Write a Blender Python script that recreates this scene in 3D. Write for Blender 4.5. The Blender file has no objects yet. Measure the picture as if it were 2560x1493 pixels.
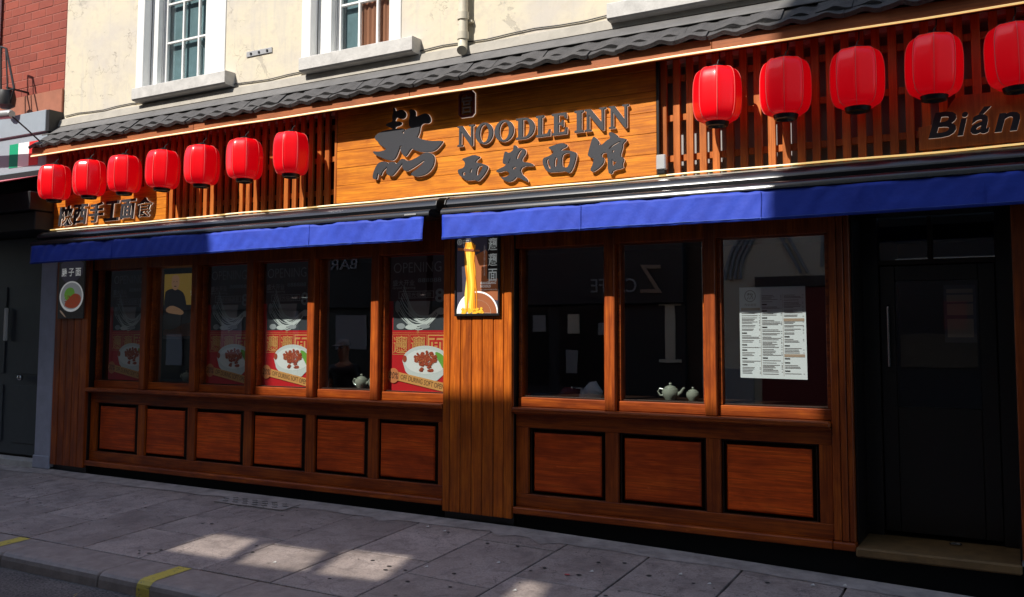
import bpy, bmesh, math, random
from mathutils import Matrix, Vector
random.seed(7)
R = math.radians
SC = bpy.context.scene
COL = SC.collection

# ------------------------------------------------------------------ camera
CAM_Y, EYE = -7.127, 1.65
yaw, pit, rol = 0.514988, 0.0731744, 0.0030854
f = Vector((-math.sin(yaw)*math.cos(pit), math.cos(yaw)*math.cos(pit), math.sin(pit)))
r = Vector((math.cos(yaw), math.sin(yaw), 0)); u = r.cross(f)
r2 = math.cos(rol)*r + math.sin(rol)*u; u2 = -math.sin(rol)*r + math.cos(rol)*u
cd = bpy.data.cameras.new("camera"); cam = bpy.data.objects.new("camera", cd); COL.objects.link(cam)
cam.matrix_world = Matrix(((r2.x, u2.x, -f.x, 0), (r2.y, u2.y, -f.y, CAM_Y), (r2.z, u2.z, -f.z, EYE), (0, 0, 0, 1)))
cd.sensor_fit = 'HORIZONTAL'; cd.sensor_width = 36; cd.lens = 36*2276.9/2560
cd.shift_y = -(746.5-676.3)/2560; cd.clip_start = 0.05; cd.clip_end = 600
SC.camera = cam

# ------------------------------------------------------------------ sun, sky, exposure
SUN = Vector((0.42, 1.0, -1.10)).normalized()          # direction the light travels
SUN_STRENGTH, SKY_STRENGTH = 4.1, 0.135
w = bpy.data.worlds.new("World"); SC.world = w; w.use_nodes = True
nt = w.node_tree; nt.nodes.clear()
sky = nt.nodes.new("ShaderNodeTexSky"); sky.sky_type = 'NISHITA'; sky.sun_disc = False
sky.sun_elevation = math.asin(-SUN.z); sky.sun_rotation = math.atan2(-SUN.x, -SUN.y) % (2*math.pi)
bg = nt.nodes.new("ShaderNodeBackground"); bg.inputs[1].default_value = SKY_STRENGTH
wo = nt.nodes.new("ShaderNodeOutputWorld")
nt.links.new(sky.outputs[0], bg.inputs[0]); nt.links.new(bg.outputs[0], wo.inputs[0])
sl = bpy.data.lights.new("sun", 'SUN'); sl.energy = SUN_STRENGTH; sl.angle = R(0.53); sl.color = (1, 0.95, 0.87)
so = bpy.data.objects.new("sun", sl); COL.objects.link(so); so.location = (-10, -20, 25)
so.rotation_euler = SUN.to_track_quat('-Z', 'Y').to_euler()
vs = SC.view_settings
SC.display_settings.display_device = 'sRGB'
vs.view_transform = 'Standard'; vs.look = 'None'; vs.exposure = 0.72; vs.gamma = 1.0; vs.use_curve_mapping = False
SC.cycles.use_denoising = True
SC.cycles.max_bounces = 8; SC.cycles.transparent_max_bounces = 12
SC.cycles.caustics_reflective = False; SC.cycles.caustics_refractive = False
SC.cycles.sample_clamp_indirect = 6.0

# ------------------------------------------------------------------ materials
def nmat(name):
    m = bpy.data.materials.new(name); m.use_nodes = True
    t = m.node_tree; return m, t, t.nodes["Principled BSDF"]
def nd(t, k, **kw):
    n = t.nodes.new(k)
    for a, b in kw.items(): setattr(n, a, b)
    return n
def ramp(t, fac, stops):
    n = nd(t, "ShaderNodeValToRGB"); e = n.color_ramp.elements
    while len(e) < len(stops): e.new(0.5)
    for i, (p, c) in enumerate(stops):
        e[i].position = p; e[i].color = (c[0], c[1], c[2], 1)
    t.links.new(fac, n.inputs[0]); return n.outputs[0]
def noise(t, vec, scale, detail=4, rough=0.6, dist=0.0):
    n = nd(t, "ShaderNodeTexNoise"); n.inputs["Scale"].default_value = scale; n.inputs["Detail"].default_value = detail
    n.inputs["Roughness"].default_value = rough; n.inputs["Distortion"].default_value = dist
    t.links.new(vec, n.inputs["Vector"]); return n.outputs["Fac"]
def coords(t, scale=(1, 1, 1), rnd=True):
    tc = nd(t, "ShaderNodeTexCoord"); out = tc.outputs["Object"]
    if rnd:
        oi = nd(t, "ShaderNodeObjectInfo"); mu = nd(t, "ShaderNodeMath", operation='MULTIPLY'); mu.inputs[1].default_value = 37.0
        t.links.new(oi.outputs["Random"], mu.inputs[0])
        ad = nd(t, "ShaderNodeVectorMath", operation='ADD'); t.links.new(out, ad.inputs[0]); t.links.new(mu.outputs[0], ad.inputs[1]); out = ad.outputs[0]
    mp = nd(t, "ShaderNodeMapping"); mp.inputs["Scale"].default_value = scale; t.links.new(out, mp.inputs[0]); return mp.outputs[0]
def mixc(t, fac, a, b, mode='MIX'):
    n = nd(t, "ShaderNodeMix", data_type='RGBA', blend_type=mode)
    for sock, v in ((n.inputs[0], fac), (n.inputs[6], a), (n.inputs[7], b)):
        if hasattr(v, "links") or isinstance(v, bpy.types.NodeSocket): t.links.new(v, sock)
        elif isinstance(v, (int, float)): sock.default_value = v
        else: sock.default_value = (v[0], v[1], v[2], 1)
    return n.outputs[2]
def math_(t, op, a, b=None, clamp=False):
    n = nd(t, "ShaderNodeMath", operation=op); n.use_clamp = clamp
    for i, v in enumerate((a, b)):
        if v is None: continue
        if isinstance(v, (int, float)): n.inputs[i].default_value = v
        else: t.links.new(v, n.inputs[i])
    return n.outputs[0]
def bump(t, p, h, strength=0.3, dist=0.01):
    b = nd(t, "ShaderNodeBump"); b.inputs["Strength"].default_value = strength; b.inputs["Distance"].default_value = dist
    t.links.new(h, b.inputs["Height"]); t.links.new(b.outputs[0], p.inputs["Normal"])

def wood(name, dark, mid, light, axis, rough=0.42, var=0.25, coat=0.06, knots=False):
    m, t, p = nmat(name)
    s1 = [9, 9, 9]; s1[axis] = 0.7
    s2 = [70, 70, 70]; s2[axis] = 2.2
    s3 = [5, 5, 5]; s3[axis] = 1.6
    v1 = coords(t, s1); v2 = coords(t, s2)
    a1 = noise(t, v1, 1.6, 5, 0.62, 1.2); a2 = noise(t, coords(t, s3), 1.3, 4, 0.6, 0.6); b = noise(t, v2, 1.0, 3, 0.6, 0.4)
    a = math_(t, 'ADD', math_(t, 'MULTIPLY', a1, 0.45), math_(t, 'MULTIPLY', a2, 0.55))
    c = ramp(t, a, [(0.34, dark), (0.5, mid), (0.66, light)])
    c = mixc(t, math_(t, 'MULTIPLY', ramp(t, b, [(0.38, (1,)*3), (0.58, (0,)*3)]), 0.65), c, dark)
    if knots:
        kv = coords(t, (1.3 if axis == 0 else 4, 4, 4.2)); vo = nd(t, "ShaderNodeTexVoronoi"); vo.inputs["Scale"].default_value = 1.3
        t.links.new(kv, vo.inputs["Vector"])
        c = mixc(t, ramp(t, vo.outputs["Distance"], [(0.04, (0.75,)*3), (0.16, (0,)*3)]), c, dark)
    s4 = [26, 26, 26]; s4[axis] = 5
    sc_ = noise(t, coords(t, s4), 1.0, 6, 0.75, 1.5); wear = ramp(t, sc_, [(0.63, (0,)*3), (0.70, (0.45,)*3)])
    c = mixc(t, wear, c, tuple(min(1, q*1.25+.035) for q in light))
    bl = noise(t, coords(t, (2.4, 2.4, 2.4)), 1.0, 3, 0.6); c = mixc(t, ramp(t, bl, [(0.34, (0.4,)*3), (0.50, (0,)*3)]), c, dark)
    oi = nd(t, "ShaderNodeObjectInfo")
    k = math_(t, 'ADD', math_(t, 'MULTIPLY', oi.outputs["Random"], var), 1 - var/2)
    c = mixc(t, 1.0, c, k, 'MULTIPLY')
    t.links.new(c, p.inputs["Base Color"])
    t.links.new(math_(t, 'ADD', math_(t, 'MULTIPLY', b, 0.25), rough-0.12), p.inputs["Roughness"])
    p.inputs["Coat Weight"].default_value = coat; p.inputs["Coat Roughness"].default_value = 0.25
    p.inputs["Specular IOR Level"].default_value = 0.35
    bump(t, p, b, 0.25, 0.004)
    return m
def plain(name, col, rough=0.5, metal=0.0, coat=0.0, spec=0.5, grime=0.0, gscale=6.0, bmp=0.0):
    m, t, p = nmat(name)
    p.inputs["Roughness"].default_value = rough; p.inputs["Metallic"].default_value = metal
    p.inputs["Coat Weight"].default_value = coat; p.inputs["Specular IOR Level"].default_value = spec
    if grime or bmp:
        n = noise(t, coords(t), gscale, 6, 0.65, 0.3)
        if grime:
            c = mixc(t, math_(t, 'MULTIPLY', ramp(t, n, [(0.35, (1,)*3), (0.7, (0,)*3)]), grime), col, tuple(x*0.45 for x in col))
            t.links.new(c, p.inputs["Base Color"])
        else: p.inputs["Base Color"].default_value = (*col, 1)
        if bmp: bump(t, p, noise(t, coords(t), gscale*6, 4, 0.7), bmp, 0.01)
    else: p.inputs["Base Color"].default_value = (*col, 1)
    return m
def emit(name, col, st, base=(0.7, 0.65, 0.5)):
    m, t, p = nmat(name); p.inputs["Base Color"].default_value = (*base, 1)
    p.inputs["Emission Color"].default_value = (*col, 1); p.inputs["Emission Strength"].default_value = st
    p.inputs["Roughness"].default_value = 0.4
    return m
def glass_mat(name, ior=1.78, tint=(0.80, 0.84, 0.83), wav=0.0):
    m = bpy.data.materials.new(name); m.use_nodes = True; t = m.node_tree; t.nodes.clear()
    tr = nd(t, "ShaderNodeBsdfTransparent"); tr.inputs[0].default_value = (*tint, 1)
    gl = nd(t, "ShaderNodeBsdfGlossy"); gl.inputs["Roughness"].default_value = 0.0; gl.inputs[0].default_value = (1, 1, 1, 1)
    lw = nd(t, "ShaderNodeLayerWeight"); lw.inputs["Blend"].default_value = 0.5
    r0 = 2*((ior-1)/(ior+1))**2                                        # both faces of the pane, Schlick falloff, same from either side
    fr = math_(t, 'ADD', math_(t, 'MULTIPLY', math_(t, 'POWER', lw.outputs["Facing"], 5.0), 1-r0), r0)
    mx = nd(t, "ShaderNodeMixShader"); o = nd(t, "ShaderNodeOutputMaterial")
    if wav:
        b = nd(t, "ShaderNodeBump"); b.inputs["Strength"].default_value = wav; b.inputs["Distance"].default_value = 0.02
        t.links.new(noise(t, coords(t), 2.5, 1, 0.4), b.inputs["Height"]); t.links.new(b.outputs[0], gl.inputs["Normal"])
    t.links.new(fr, mx.inputs[0]); t.links.new(tr.outputs[0], mx.inputs[1]); t.links.new(gl.outputs[0], mx.inputs[2])
    t.links.new(mx.outputs[0], o.inputs[0]); return m

M = {}
def build_materials():
    D, Mi, L = (0.14, 0.021, 0.003), (0.33, 0.064, 0.006), (0.50, 0.115, 0.008)
    M['wood_v'] = wood("stained_wood_upright", D, Mi, L, 2)
    M['wood_h'] = wood("stained_wood_level", D, Mi, L, 0)
    M['plank'] = wood("stained_oak_planks", (0.24, 0.046, 0.004), (0.54, 0.120, 0.007), (0.70, 0.180, 0.010), 2, var=0.45)
    M['panel'] = wood("stained_panel_wood", (0.30, 0.036, 0.004), (0.68, 0.088, 0.007), (0.84, 0.138, 0.011), 0, rough=0.42, var=0.35)
    M['dark_wood_and_shade'] = wood("dark_wood_groove_shade", (0.012, 0.004, 0.002), (0.022, 0.008, 0.003), (0.04, 0.013, 0.004), 0, rough=0.45)  # dark timber; in the panel grooves it also paints in the recess shade
    M['pine'] = wood("varnished_pine", (0.36, 0.092, 0.004), (0.64, 0.200, 0.006), (0.76, 0.275, 0.009), 0, var=0.12, knots=True, coat=0.05, rough=0.55)
    M['slat'] = wood("slat_wood", (0.30, 0.075, 0.012), (0.50, 0.140, 0.024), (0.60, 0.185, 0.034), 2, var=0.3)
    M['fascia'] = wood("fascia_wood", (0.24, 0.070, 0.024), (0.38, 0.115, 0.036), (0.46, 0.15, 0.05), 0, rough=0.6, coat=0)
    M['black_wood'] = plain("black_stained_timber", (0.010, 0.007, 0.006), 0.4)
    # cream render with smears, hairline cracks and flaking
    m, t, p = nmat("cream_render"); v = coords(t, rnd=False)
    n1 = noise(t, v, 0.9, 6, 0.6, 0.5); n2 = noise(t, v, 9, 5, 0.7); 
    c = mixc(t, ramp(t, n1, [(0.44, (0,)*3), (0.60, (0.75,)*3)]), (0.62, 0.555, 0.42), (0.52, 0.475, 0.43))
    c = mixc(t, ramp(t, n2, [(0.52, (0,)*3), (0.66, (0.55,)*3)]), c, (0.52, 0.46, 0.38))
    n3 = noise(t, coords(t, (5.0, 5.0, .45), rnd=False), 1.6, 5, 0.65, 0.4)
    c = mixc(t, ramp(t, n3, [(0.53, (0,)*3), (0.66, (0.45,)*3)]), c, (0.50, 0.46, 0.41))
    vo = nd(t, "ShaderNodeTexVoronoi", feature='DISTANCE_TO_EDGE'); vo.inputs["Scale"].default_value = 1.7
    wv = nd(t, "ShaderNodeVectorMath", operation='ADD'); nn = nd(t, "ShaderNodeTexNoise"); nn.inputs["Scale"].default_value = 4; nn.inputs["Detail"].default_value = 5
    t.links.new(v, nn.inputs["Vector"]); t.links.new(v, wv.inputs[0]); t.links.new(nn.outputs["Color"], wv.inputs[1]); t.links.new(wv.outputs[0], vo.inputs["Vector"])
    crack = math_(t, 'MULTIPLY', ramp(t, vo.outputs["Distance"], [(0.0, (1,)*3), (0.012, (0,)*3)]), ramp(t, noise(t, v, 1.3, 2), [(0.50, (0,)*3), (0.54, (1,)*3)]))
    c = mixc(t, math_(t, 'MULTIPLY', crack, 0.6), c, (0.22, 0.18, 0.14))
    fl = ramp(t, noise(t, v, 2.1, 7, 0.75, 0.8), [(0.625, (0,)*3), (0.64, (1,)*3)])
    c = mixc(t, math_(t, 'MULTIPLY', fl, 0.45), c, (0.30, 0.27, 0.23))
    t.links.new(c, p.inputs["Base Color"]); p.inputs["Roughness"].default_value = 0.85
    hh = math_(t, 'SUBTRACT', math_(t, 'ADD', math_(t, 'MULTIPLY', n2, 0.4), noise(t, v, 3, 3)), math_(t, 'ADD', crack, fl)); bump(t, p, hh, 0.35, 0.02)
    M['cream'] = m
    M['white_paint'] = plain("white_gloss_paint", (0.80, 0.80, 0.78), 0.45, grime=0.12, gscale=4)
    M['stone'] = plain("weathered_stone", (0.62, 0.60, 0.57), 0.85, grime=0.5, gscale=7, bmp=0.3)
    M['flashing'] = plain("cement_flashing", (0.40, 0.37, 0.32), 0.85, grime=0.4, gscale=5, bmp=0.25)
    M['tile'] = plain("dark_roof_tile", (0.075, 0.071, 0.072), 0.75, grime=0.7, gscale=12, bmp=0.8)
    M['apron'] = plain('grey_lead_apron', (0.135, 0.130, 0.128), 0.7, grime=0.5, gscale=6, bmp=0.3)
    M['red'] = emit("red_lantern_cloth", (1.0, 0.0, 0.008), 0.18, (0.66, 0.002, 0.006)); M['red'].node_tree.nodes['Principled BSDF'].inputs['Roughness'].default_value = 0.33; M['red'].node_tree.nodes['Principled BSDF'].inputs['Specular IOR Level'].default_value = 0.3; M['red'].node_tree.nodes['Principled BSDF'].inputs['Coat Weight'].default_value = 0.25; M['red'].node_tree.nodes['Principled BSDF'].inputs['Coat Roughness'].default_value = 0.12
    M['rib'] = plain("lantern_seam", (0.72, 0.16, 0.14), 0.5)
    M['black'] = plain("black_plastic", (0.010, 0.010, 0.011), 0.35)
    M['cassette'] = plain("black_powder_coat", (0.016, 0.017, 0.020), 0.22, spec=0.7)
    # blue awning cloth
    m, t, p = nmat("blue_awning_cloth"); v = coords(t, (1.5, 1, 2.2))
    n = noise(t, v, 2.2, 4, 0.6, 0.8)
    t.links.new(ramp(t, n, [(0.3, (0.005, 0.028, 0.33)), (0.7, (0.016, 0.055, 0.47))]), p.inputs["Base Color"]); p.inputs["Roughness"].default_value = 0.7
    bump(t, p, noise(t, coords(t), 6, 4), 0.3, 0.02); M['blue'] = m
    M['thread'] = plain('pale_blue_thread', (0.08, 0.14, 0.50), 0.6)
    M['letter'] = plain("charcoal_letter_face", (0.028, 0.029, 0.036), 0.5)
    M['acrylic'] = emit("pale_letter_edge", (1.0, 0.86, 0.72), 0.28, (0.75, 0.72, 0.68))
    M['led'] = emit("warm_led_tube", (1.0, 0.64, 0.20), 0.50, (0.85, 0.8, 0.65))
    M['glass'] = glass_mat("shop_glass", wav=0.02)
    M['patch_dimmer'] = glass_mat("sun_patch_dimmer_glass", 1.5, (0.62, 0.62, 0.60))  # tinted pane added in the openings opposite to dim the sun patches
    M['old_glass'] = glass_mat("old_sash_glass", 1.75, (0.8, 0.85, 0.85), 0.06)
    M['backing'] = plain("pale_backing_board", (0.33, 0.31, 0.30), 0.7)
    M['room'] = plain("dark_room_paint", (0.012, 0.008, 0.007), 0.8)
    M['room_blue'] = plain("teal_grey_net", (0.20, 0.31, 0.34), 0.9, grime=0.6, gscale=3)
    M['net'] = plain('pale_teal_net', (0.36, 0.47, 0.50), 0.9, grime=0.4)
    M['plinth'] = plain('tarred_plinth', (0.004, 0.004, 0.0045), 0.7, spec=0.2)
    M['curtain'] = plain("terracotta_curtain", (0.42, 0.17, 0.09), 0.8)
    M['chrome'] = plain("brushed_steel", (0.55, 0.55, 0.56), 0.25, 1.0)
    M['aluminium'] = plain("pale_aluminium", (0.62, 0.62, 0.62), 0.35, 0.6)
    M['pipe'] = plain("cream_pipe_paint", (0.62, 0.56, 0.44), 0.5, grime=0.3)
    m, t, p = nmat("red_painted_brick"); oi = nd(t, "ShaderNodeObjectInfo"); n = noise(t, coords(t), 8, 5, 0.7)
    c = ramp(t, math_(t, 'ADD', math_(t, 'MULTIPLY', oi.outputs["Random"], 0.4), math_(t, 'MULTIPLY', n, 0.6)), [(0.2, (0.20, 0.034, 0.018)), (0.8, (0.31, 0.058, 0.030))])
    t.links.new(c, p.inputs["Base Color"]); p.inputs["Roughness"].default_value = 0.8; bump(t, p, n, 0.4, 0.01); M['brick'] = m
    M['mortar'] = plain("painted_mortar", (0.34, 0.12, 0.09), 0.9)
    M['brown_band'] = plain("brown_render_band", (0.36, 0.13, 0.075), 0.85, grime=0.4)
    M['grey_fascia'] = plain("grey_blue_fascia_paint", (0.30, 0.345, 0.39), 0.5, grime=0.15)
    M['flag_green'] = plain("flag_green", (0.0, 0.30, 0.14), 0.5); M['flag_white'] = plain("flag_white", (0.8, 0.8, 0.8), 0.5); M['flag_red'] = plain("flag_red", (0.62, 0.02, 0.02), 0.5)
    M['lamp_grey'] = plain("lamp_grey", (0.34, 0.34, 0.34), 0.4, 0.4)
    M['iron'] = plain("black_iron", (0.012, 0.011, 0.012), 0.5)
    M['pink_awning'] = plain("faded_red_awning", (0.52, 0.16, 0.19), 0.8)
    M['blue_door'] = plain("slate_blue_door_paint", (0.045, 0.055, 0.065), 0.5, grime=0.3)
    M['pilaster_white'] = plain("grey_white_pilaster_paint", (0.42, 0.44, 0.54), 0.6, grime=0.3)
    # paving, kerb, road
    m, t, p = nmat("york_stone_paving"); v = coords(t); oi = nd(t, "ShaderNodeObjectInfo")
    n1 = noise(t, v, 2.2, 6, 0.65); n2 = noise(t, v, 60, 3, 0.7)
    c = ramp(t, math_(t, 'ADD', math_(t, 'MULTIPLY', n1, 0.75), math_(t, 'MULTIPLY', oi.outputs["Random"], 0.22)), [(0.3, (0.30, 0.245, 0.222)), (0.75, (0.60, 0.49, 0.445))])
    c = mixc(t, ramp(t, n2, [(0.36, (0.5,)*3), (0.54, (0,)*3)]), c, (0.19, 0.155, 0.145))
    st_ = noise(t, v, 5.5, 6, 0.75, 0.6)
    c = mixc(t, ramp(t, st_, [(0.36, (0.6,)*3), (0.52, (0,)*3)]), c, (0.17, 0.14, 0.13))
    vo = nd(t, "ShaderNodeTexVoronoi", feature='DISTANCE_TO_EDGE'); vo.inputs["Scale"].default_value = 0.9
    wv = nd(t, "ShaderNodeVectorMath", operation='ADD'); nn = nd(t, "ShaderNodeTexNoise"); nn.inputs["Scale"].default_value = 3.5; nn.inputs["Detail"].default_value = 5
    t.links.new(v, nn.inputs["Vector"]); t.links.new(v, wv.inputs[0]); t.links.new(nn.outputs["Color"], wv.inputs[1]); t.links.new(wv.outputs[0], vo.inputs["Vector"])
    c = mixc(t, ramp(t, vo.outputs["Distance"], [(0.0, (0.7,)*3), (0.006, (0,)*3)]), c, (0.06, 0.05, 0.05))
    t.links.new(c, p.inputs["Base Color"]); t.links.new(ramp(t, n1, [(0.3, (0.5,)*3), (0.7, (0.75,)*3)]), p.inputs["Roughness"]); bump(t, p, math_(t, 'ADD', n2, n1), 0.25, 0.006); M['paving'] = m
    M['mortar_strip'] = plain("smeared_cement", (0.52, 0.45, 0.42), 0.8, grime=0.85, gscale=5, bmp=0.4)
    M['joint'] = plain("dark_paving_joint", (0.022, 0.020, 0.022), 0.9)
    M['kerb'] = plain("granite_kerb", (0.40, 0.33, 0.30), 0.6, grime=0.6, gscale=8, bmp=0.35)
    m, t, p = nmat("asphalt"); v = coords(t, rnd=False); n1 = noise(t, v, 55, 3, 0.7); n2 = noise(t, v, 3, 4)
    t.links.new(ramp(t, math_(t, 'ADD', math_(t, 'MULTIPLY', n1, 0.8), math_(t, 'MULTIPLY', n2, 0.2)), [(0.38, (0.030, 0.026, 0.028)), (0.66, (0.24, 0.21, 0.195))]), p.inputs["Base Color"])
    p.inputs["Roughness"].default_value = 0.75; bump(t, p, n1, 0.8, 0.012); M['asphalt'] = m
    m, t, p = nmat("worn_yellow_paint"); n = noise(t, coords(t), 30, 4, 0.7)
    t.links.new(ramp(t, n, [(0.36, (0.24, 0.20, 0.10)), (0.44, (0.66, 0.52, 0.09))]), p.inputs["Base Color"]); p.inputs["Roughness"].default_value = 0.6; M['yellow'] = m
    M['step'] = plain("worn_doorstep_stone", (0.20, 0.115, 0.042), 0.7, grime=0.7, gscale=9, bmp=0.3)
    M['gum'] = plain("trodden_gum", (0.035, 0.033, 0.034), 0.8)
    M['scrap'] = plain("paper_scrap", (0.7, 0.68, 0.64), 0.8); M['scrap_red'] = plain("red_scrap", (0.6, 0.08, 0.09), 0.7)
    M['leaf'] = plain("dry_leaf", (0.50, 0.36, 0.20), 0.7)
    M['celadon'] = plain("celadon_glaze", (0.27, 0.29, 0.24), 0.25, coat=0.5)
    # prints
    for k, c in dict(p_maroon=(0.055, 0.006, 0.008), p_red=(0.58, 0.008, 0.014), p_dark=(0.045, 0.052, 0.062), p_white=(0.82, 0.83, 0.82), p_grey=(0.36, 0.38, 0.40),
                     p_gold=(0.72, 0.34, 0.10), p_orange=(0.66, 0.22, 0.08), p_ink=(0.015, 0.012, 0.012), p_green=(0.16, 0.40, 0.05), p_meat=(0.40, 0.065, 0.025),
                     p_pale=(0.66, 0.70, 0.69), p_noodle=(0.80, 0.42, 0.03), p_noodle2=(0.90, 0.62, 0.10), p_noodle3=(0.62, 0.22, 0.01), p_slate=(0.045, 0.040, 0.062), p_brown=(0.28, 0.09, 0.035),
                     p_yellow=(0.48, 0.30, 0.06), p_skin=(0.50, 0.28, 0.16), p_shirt=(0.02, 0.02, 0.024), p_paper=(0.74, 0.77, 0.80), p_text=(0.20, 0.18, 0.18), p_tan=(0.42, 0.30, 0.22), p_light=(0.48, 0.42, 0.42)).items():
        M[k] = plain("print_"+k[2:], c, 0.5)
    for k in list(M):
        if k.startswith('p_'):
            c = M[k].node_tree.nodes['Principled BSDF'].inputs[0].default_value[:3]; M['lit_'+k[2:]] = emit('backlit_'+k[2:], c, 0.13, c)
    M['opp_brick'] = plain("soot_brown_brick", (0.085, 0.055, 0.042), 0.9, grime=0.5, gscale=3)
    M['opp_dark'] = plain("dark_shopfront_paint", (0.035, 0.038, 0.045), 0.4)
    M['opp_stone'] = plain("pale_opposite_stone", (0.80, 0.74, 0.60), 0.85, grime=0.3, gscale=1.5)
    M['opp_dim'] = plain('dim_brown_panel', (0.13, 0.11, 0.085), 0.6, grime=0.6)
    M['opp_red'] = plain("oxblood_door_paint", (0.16, 0.018, 0.022), 0.5)
    M['opp_grey'] = plain("grey_window_paint", (0.34, 0.36, 0.37), 0.6)
build_materials()

# ------------------------------------------------------------------ helpers
class MB:
    def __init__(s): s.v = []; s.f = []; s.sm = False
    def box(s, x0, x1, y0, y1, z0, z1, c=0.004):
        if x0 > x1: x0, x1 = x1, x0
        if y0 > y1: y0, y1 = y1, y0
        if z0 > z1: z0, z1 = z1, z0
        c = min(c, 0.3*min(x1-x0, y1-y0, z1-z0))
        lo, hi = (x0, y0, z0), (x1, y1, z1); b = len(s.v)
        if c < 1e-4:
            s.v += [(x, y, z) for x in (x0, x1) for y in (y0, y1) for z in (z0, z1)]
            s.f += [tuple(b+i for i in q) for q in ((0, 1, 3, 2), (4, 6, 7, 5), (0, 4, 5, 1), (2, 3, 7, 6), (0, 2, 6, 4), (1, 5, 7, 3))]
            return s
        idx = {}
        for sx in (0, 1):
            for sy in (0, 1):
                for sz in (0, 1):
                    sg = (sx, sy, sz)
                    for ax in range(3):
                        co = []
                        for k in range(3):
                            e = lo[k] if sg[k] == 0 else hi[k]
                            if k != ax: e += c if sg[k] == 0 else -c
                            co.append(e)
                        idx[(sg, ax)] = len(s.v); s.v.append(tuple(co))
        for ax in range(3):
            o = [k for k in range(3) if k != ax]
            for sd in (0, 1):
                q = []
                for a, b2 in ((0, 0), (1, 0), (1, 1), (0, 1)):
                    g = [0, 0, 0]; g[ax] = sd; g[o[0]] = a; g[o[1]] = b2; q.append(idx[(tuple(g), ax)])
                s.f.append(tuple(q))
        for ax in range(3):
            o = [k for k in range(3) if k != ax]
            for a in (0, 1):
                for b2 in (0, 1):
                    g0 = [0, 0, 0]; g1 = [0, 0, 0]; g1[ax] = 1
                    g0[o[0]] = g1[o[0]] = a; g0[o[1]] = g1[o[1]] = b2
                    s.f.append((idx[(tuple(g0), o[0])], idx[(tuple(g1), o[0])], idx[(tuple(g1), o[1])], idx[(tuple(g0), o[1])]))
        for sx in (0, 1):
            for sy in (0, 1):
                for sz in (0, 1): s.f.append(tuple(idx[((sx, sy, sz), a)] for a in range(3)))
        return s
    def quad(s, *p):
        b = len(s.v); s.v += [tuple(x) for x in p]; s.f.append(tuple(range(b, b+len(p)))); return s
    def prof(s, pts, x0, x1):
        """closed profile of (y, z) swept along x"""
        b = len(s.v); n = len(pts)
        s.v += [(x0, y, z) for y, z in pts] + [(x1, y, z) for y, z in pts]
        s.f += [(b+i, b+(i+1) % n, b+n+(i+1) % n, b+n+i) for i in range(n)] + [tuple(b+i for i in reversed(range(n))), tuple(b+n+i for i in range(n))]
        return s
    def tube(s, pts, rad, n=8, caps=True):
        pts = [Vector(p) for p in pts]; b = len(s.v); rr = rad if isinstance(rad, (list, tuple)) else [rad]*len(pts)
        for i, p in enumerate(pts):
            d = (pts[min(i+1, len(pts)-1)] - pts[max(i-1, 0)]).normalized()
            a = d.orthogonal().normalized() if i == 0 else (a - d*a.dot(d)).normalized()
            c = d.cross(a)
            for k in range(n):
                t = 2*math.pi*k/n; s.v.append(tuple(p + rr[i]*(math.cos(t)*a + math.sin(t)*c)))
        for i in range(len(pts)-1):
            for k in range(n): s.f.append((b+i*n+k, b+i*n+(k+1) % n, b+(i+1)*n+(k+1) % n, b+(i+1)*n+k))
        if caps: s.f += [tuple(b+k for k in reversed(range(n))), tuple(b+(len(pts)-1)*n+k for k in range(n))]
        return s
    def lathe(s, prof, cx, cy, n=20, ph=0.0):
        b = len(s.v); k = len(prof)
        for i in range(n):
            t = 2*math.pi*i/n + ph
            for rr, z in prof: s.v.append((cx+rr*math.cos(t), cy+rr*math.sin(t), z))
        for i in range(n):
            for j in range(k-1): s.f.append((b+i*k+j, b+((i+1) % n)*k+j, b+((i+1) % n)*k+j+1, b+i*k+j+1))
        return s
    def poly(s, mesh, mat=None):
        b = len(s.v); s.v += [tuple((mat @ v.co) if mat else v.co) for v in mesh.vertices]
        s.f += [tuple(b+i for i in p.vertices) for p in mesh.polygons]; return s
    def mesh(s, name, mat, off=(0, 0, 0), smooth=False):
        me = bpy.data.meshes.new(name)
        me.from_pydata([(x-off[0], y-off[1], z-off[2]) for x, y, z in s.v], [], s.f)
        bm = bmesh.new(); bm.from_mesh(me)
        bmesh.ops.recalc_face_normals(bm, faces=bm.faces); bm.to_mesh(me); bm.free()
        if mat: me.materials.append(mat)
        if smooth or s.sm:
            me.shade_smooth()
            try: me.set_sharp_from_angle(angle=R(42))
            except Exception: pass
        return me

def wloc(o):
    p = Vector((0, 0, 0))
    while o: p = p + o.location; o = o.parent
    return p
def root(name, label, cat, loc=(0, 0, 0), group=None):
    o = bpy.data.objects.new(name, None); COL.objects.link(o); o.location = loc; o.empty_display_size = 0.1
    o['label'] = label; o['category'] = cat
    if group: o['group'] = group
    return o
def tag(o, label, cat, group=None):
    o['label'] = label; o['category'] = cat
    if group: o['group'] = group
    return o
def part(name, mb, mat, parent=None, label=None, smooth=False, kind=None):
    n = len(mb.v)
    lo = [min(v[k] for v in mb.v) for k in range(3)]; hi = [max(v[k] for v in mb.v) for k in range(3)]
    c = Vector([(lo[k]+hi[k])/2 for k in range(3)])
    o = bpy.data.objects.new(name, mb.mesh(name, mat, c, smooth)); COL.objects.link(o)
    if parent: o.parent = parent; o.location = c - wloc(parent)
    else: o.location = c
    if label: o['label'] = label
    if kind: o['kind'] = kind
    return o
def bx(name, mat, parent, x0, x1, y0, y1, z0, z1, c=0.004, label=None):
    return part(name, MB().box(x0, x1, y0, y1, z0, z1, c), mat, parent, label)
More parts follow.
